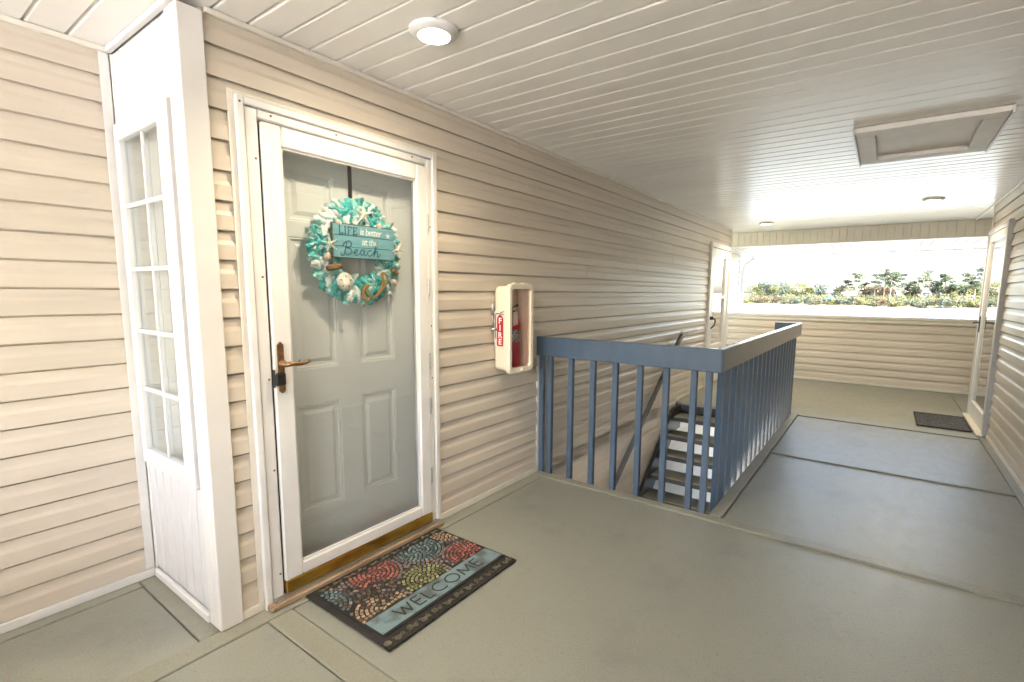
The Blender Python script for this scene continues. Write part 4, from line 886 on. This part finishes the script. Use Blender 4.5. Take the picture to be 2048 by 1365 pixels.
for _ in range(1300):
    y_ = random.uniform(-33, 50); x_ = 206 + 0.33 * y_ + random.uniform(3, 34); r_ = random.uniform(0.6, 1.5); k0 = len(ug.f)
    leaf_cloud(ug, (x_, y_, zg(x_, y_) + r_ * random.uniform(0.3, 2.2)), r_, r_ * 0.8, 34, 0.20); fm += [random.choices(range(5), (0.34, 0.26, 0.16, 0.12, 0.12))[0]] * (len(ug.f) - k0)
me = bpy.data.meshes.new('undergrowth'); me.from_pydata(ug.v, [], ug.f); me.update()
for k in mts: me.materials.append(MT[k])
for q, k in zip(me.polygons, fm): q.material_index = k
uo = link('undergrowth', me); tag(uo, 'mixed green and orange undergrowth covering the opposite bank', 'undergrowth'); uo['kind'] = 'stuff'
fwd = MB()
for _ in range(260):
    y_ = random.uniform(-42, 62); x_ = 282 + 0.2 * y_ + random.uniform(-6, 16); r_ = random.uniform(1.6, 2.8)
    leaf_cloud(fwd, (x_, y_, zg(x_, y_) + random.uniform(1.2, 5.6 if y_ > 16 else 6.6)), r_, r_ * 0.8, 34, 0.42)
me = bpy.data.meshes.new('far_woods'); me.from_pydata(fwd.v, [], fwd.f); me.update(); me.materials.append(MT['l5'])
fo = link('far_woods', me); tag(fo, 'low mass of far woods behind the houses across the lake', 'woods'); fo['kind'] = 'stuff'
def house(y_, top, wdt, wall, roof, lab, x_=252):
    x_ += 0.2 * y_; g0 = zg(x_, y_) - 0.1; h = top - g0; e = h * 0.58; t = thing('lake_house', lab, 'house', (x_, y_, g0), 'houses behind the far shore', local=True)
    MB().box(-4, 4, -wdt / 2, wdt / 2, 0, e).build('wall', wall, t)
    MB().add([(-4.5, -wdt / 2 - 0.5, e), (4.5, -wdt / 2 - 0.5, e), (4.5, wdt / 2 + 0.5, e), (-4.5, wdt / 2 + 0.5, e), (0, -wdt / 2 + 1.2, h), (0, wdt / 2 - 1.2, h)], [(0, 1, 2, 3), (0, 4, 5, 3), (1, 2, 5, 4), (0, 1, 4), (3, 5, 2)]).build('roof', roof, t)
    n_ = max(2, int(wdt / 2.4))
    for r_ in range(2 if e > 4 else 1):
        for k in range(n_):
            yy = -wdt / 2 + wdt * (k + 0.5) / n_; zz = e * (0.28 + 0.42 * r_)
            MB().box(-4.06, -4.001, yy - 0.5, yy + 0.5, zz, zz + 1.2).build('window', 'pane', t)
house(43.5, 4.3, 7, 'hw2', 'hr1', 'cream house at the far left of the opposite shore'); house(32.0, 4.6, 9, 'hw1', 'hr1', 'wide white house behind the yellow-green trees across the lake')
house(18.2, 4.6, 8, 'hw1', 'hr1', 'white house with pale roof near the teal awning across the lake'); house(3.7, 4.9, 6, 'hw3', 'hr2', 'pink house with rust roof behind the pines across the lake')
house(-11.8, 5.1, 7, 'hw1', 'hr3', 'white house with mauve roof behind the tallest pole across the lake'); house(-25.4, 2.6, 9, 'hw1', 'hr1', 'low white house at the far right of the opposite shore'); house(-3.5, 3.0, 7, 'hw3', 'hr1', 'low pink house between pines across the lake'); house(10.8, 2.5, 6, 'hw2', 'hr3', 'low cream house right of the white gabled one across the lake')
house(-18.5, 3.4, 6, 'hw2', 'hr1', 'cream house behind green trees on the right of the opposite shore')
for i, (y_, top, arm) in enumerate([(34.8, 12.0, 1.5), (23.1, 10.1, 1.3), (12.5, 9.4, 1.1), (-10.4, 12.1, 1.7)]):
    x_ = 240; g0 = zg(x_, y_) - 0.1; t = thing('utility_pole', '%s utility pole from the left across the lake' % ordn[i], 'pole', (x_, y_, g0), 'utility poles across the lake', local=True)
    MB().tube([(0, 0, 0), (0, 0.05, top - g0)], [0.16, 0.11], 7).build('shaft', 'pole', t); MB().box(-0.08, 0.08, -arm, arm, top - g0 - 0.45, top - g0 - 0.25).build('crossarm', 'pole', t)
    for q in (-1, -0.45, 0.45, 1): MB().tube([(0, arm * q * 0.92, top - g0 - 0.25), (0, arm * q * 0.92, top - g0)], 0.07, 5).build('insulator', 'pole', t)
aw = thing('teal_awning', 'small teal canopy on the opposite bank', 'canopy', (216, 15.2, -2.2))
MB().prism([(-1.6, 0.0), (1.6, 0.0), (1.2, 0.7), (-1.2, 0.7)], lambda u, v, t: (217 + t, 15.4 + u, -0.75 + v), 0, 1.6).build('cover', 'tealp', aw)
for dy in (-1.4, 1.4): MB().tube([(217.2, 15.4 + dy, -2.4), (217.2, 15.4 + dy, -0.75)], 0.05, 5).build('leg', 'pole', aw)
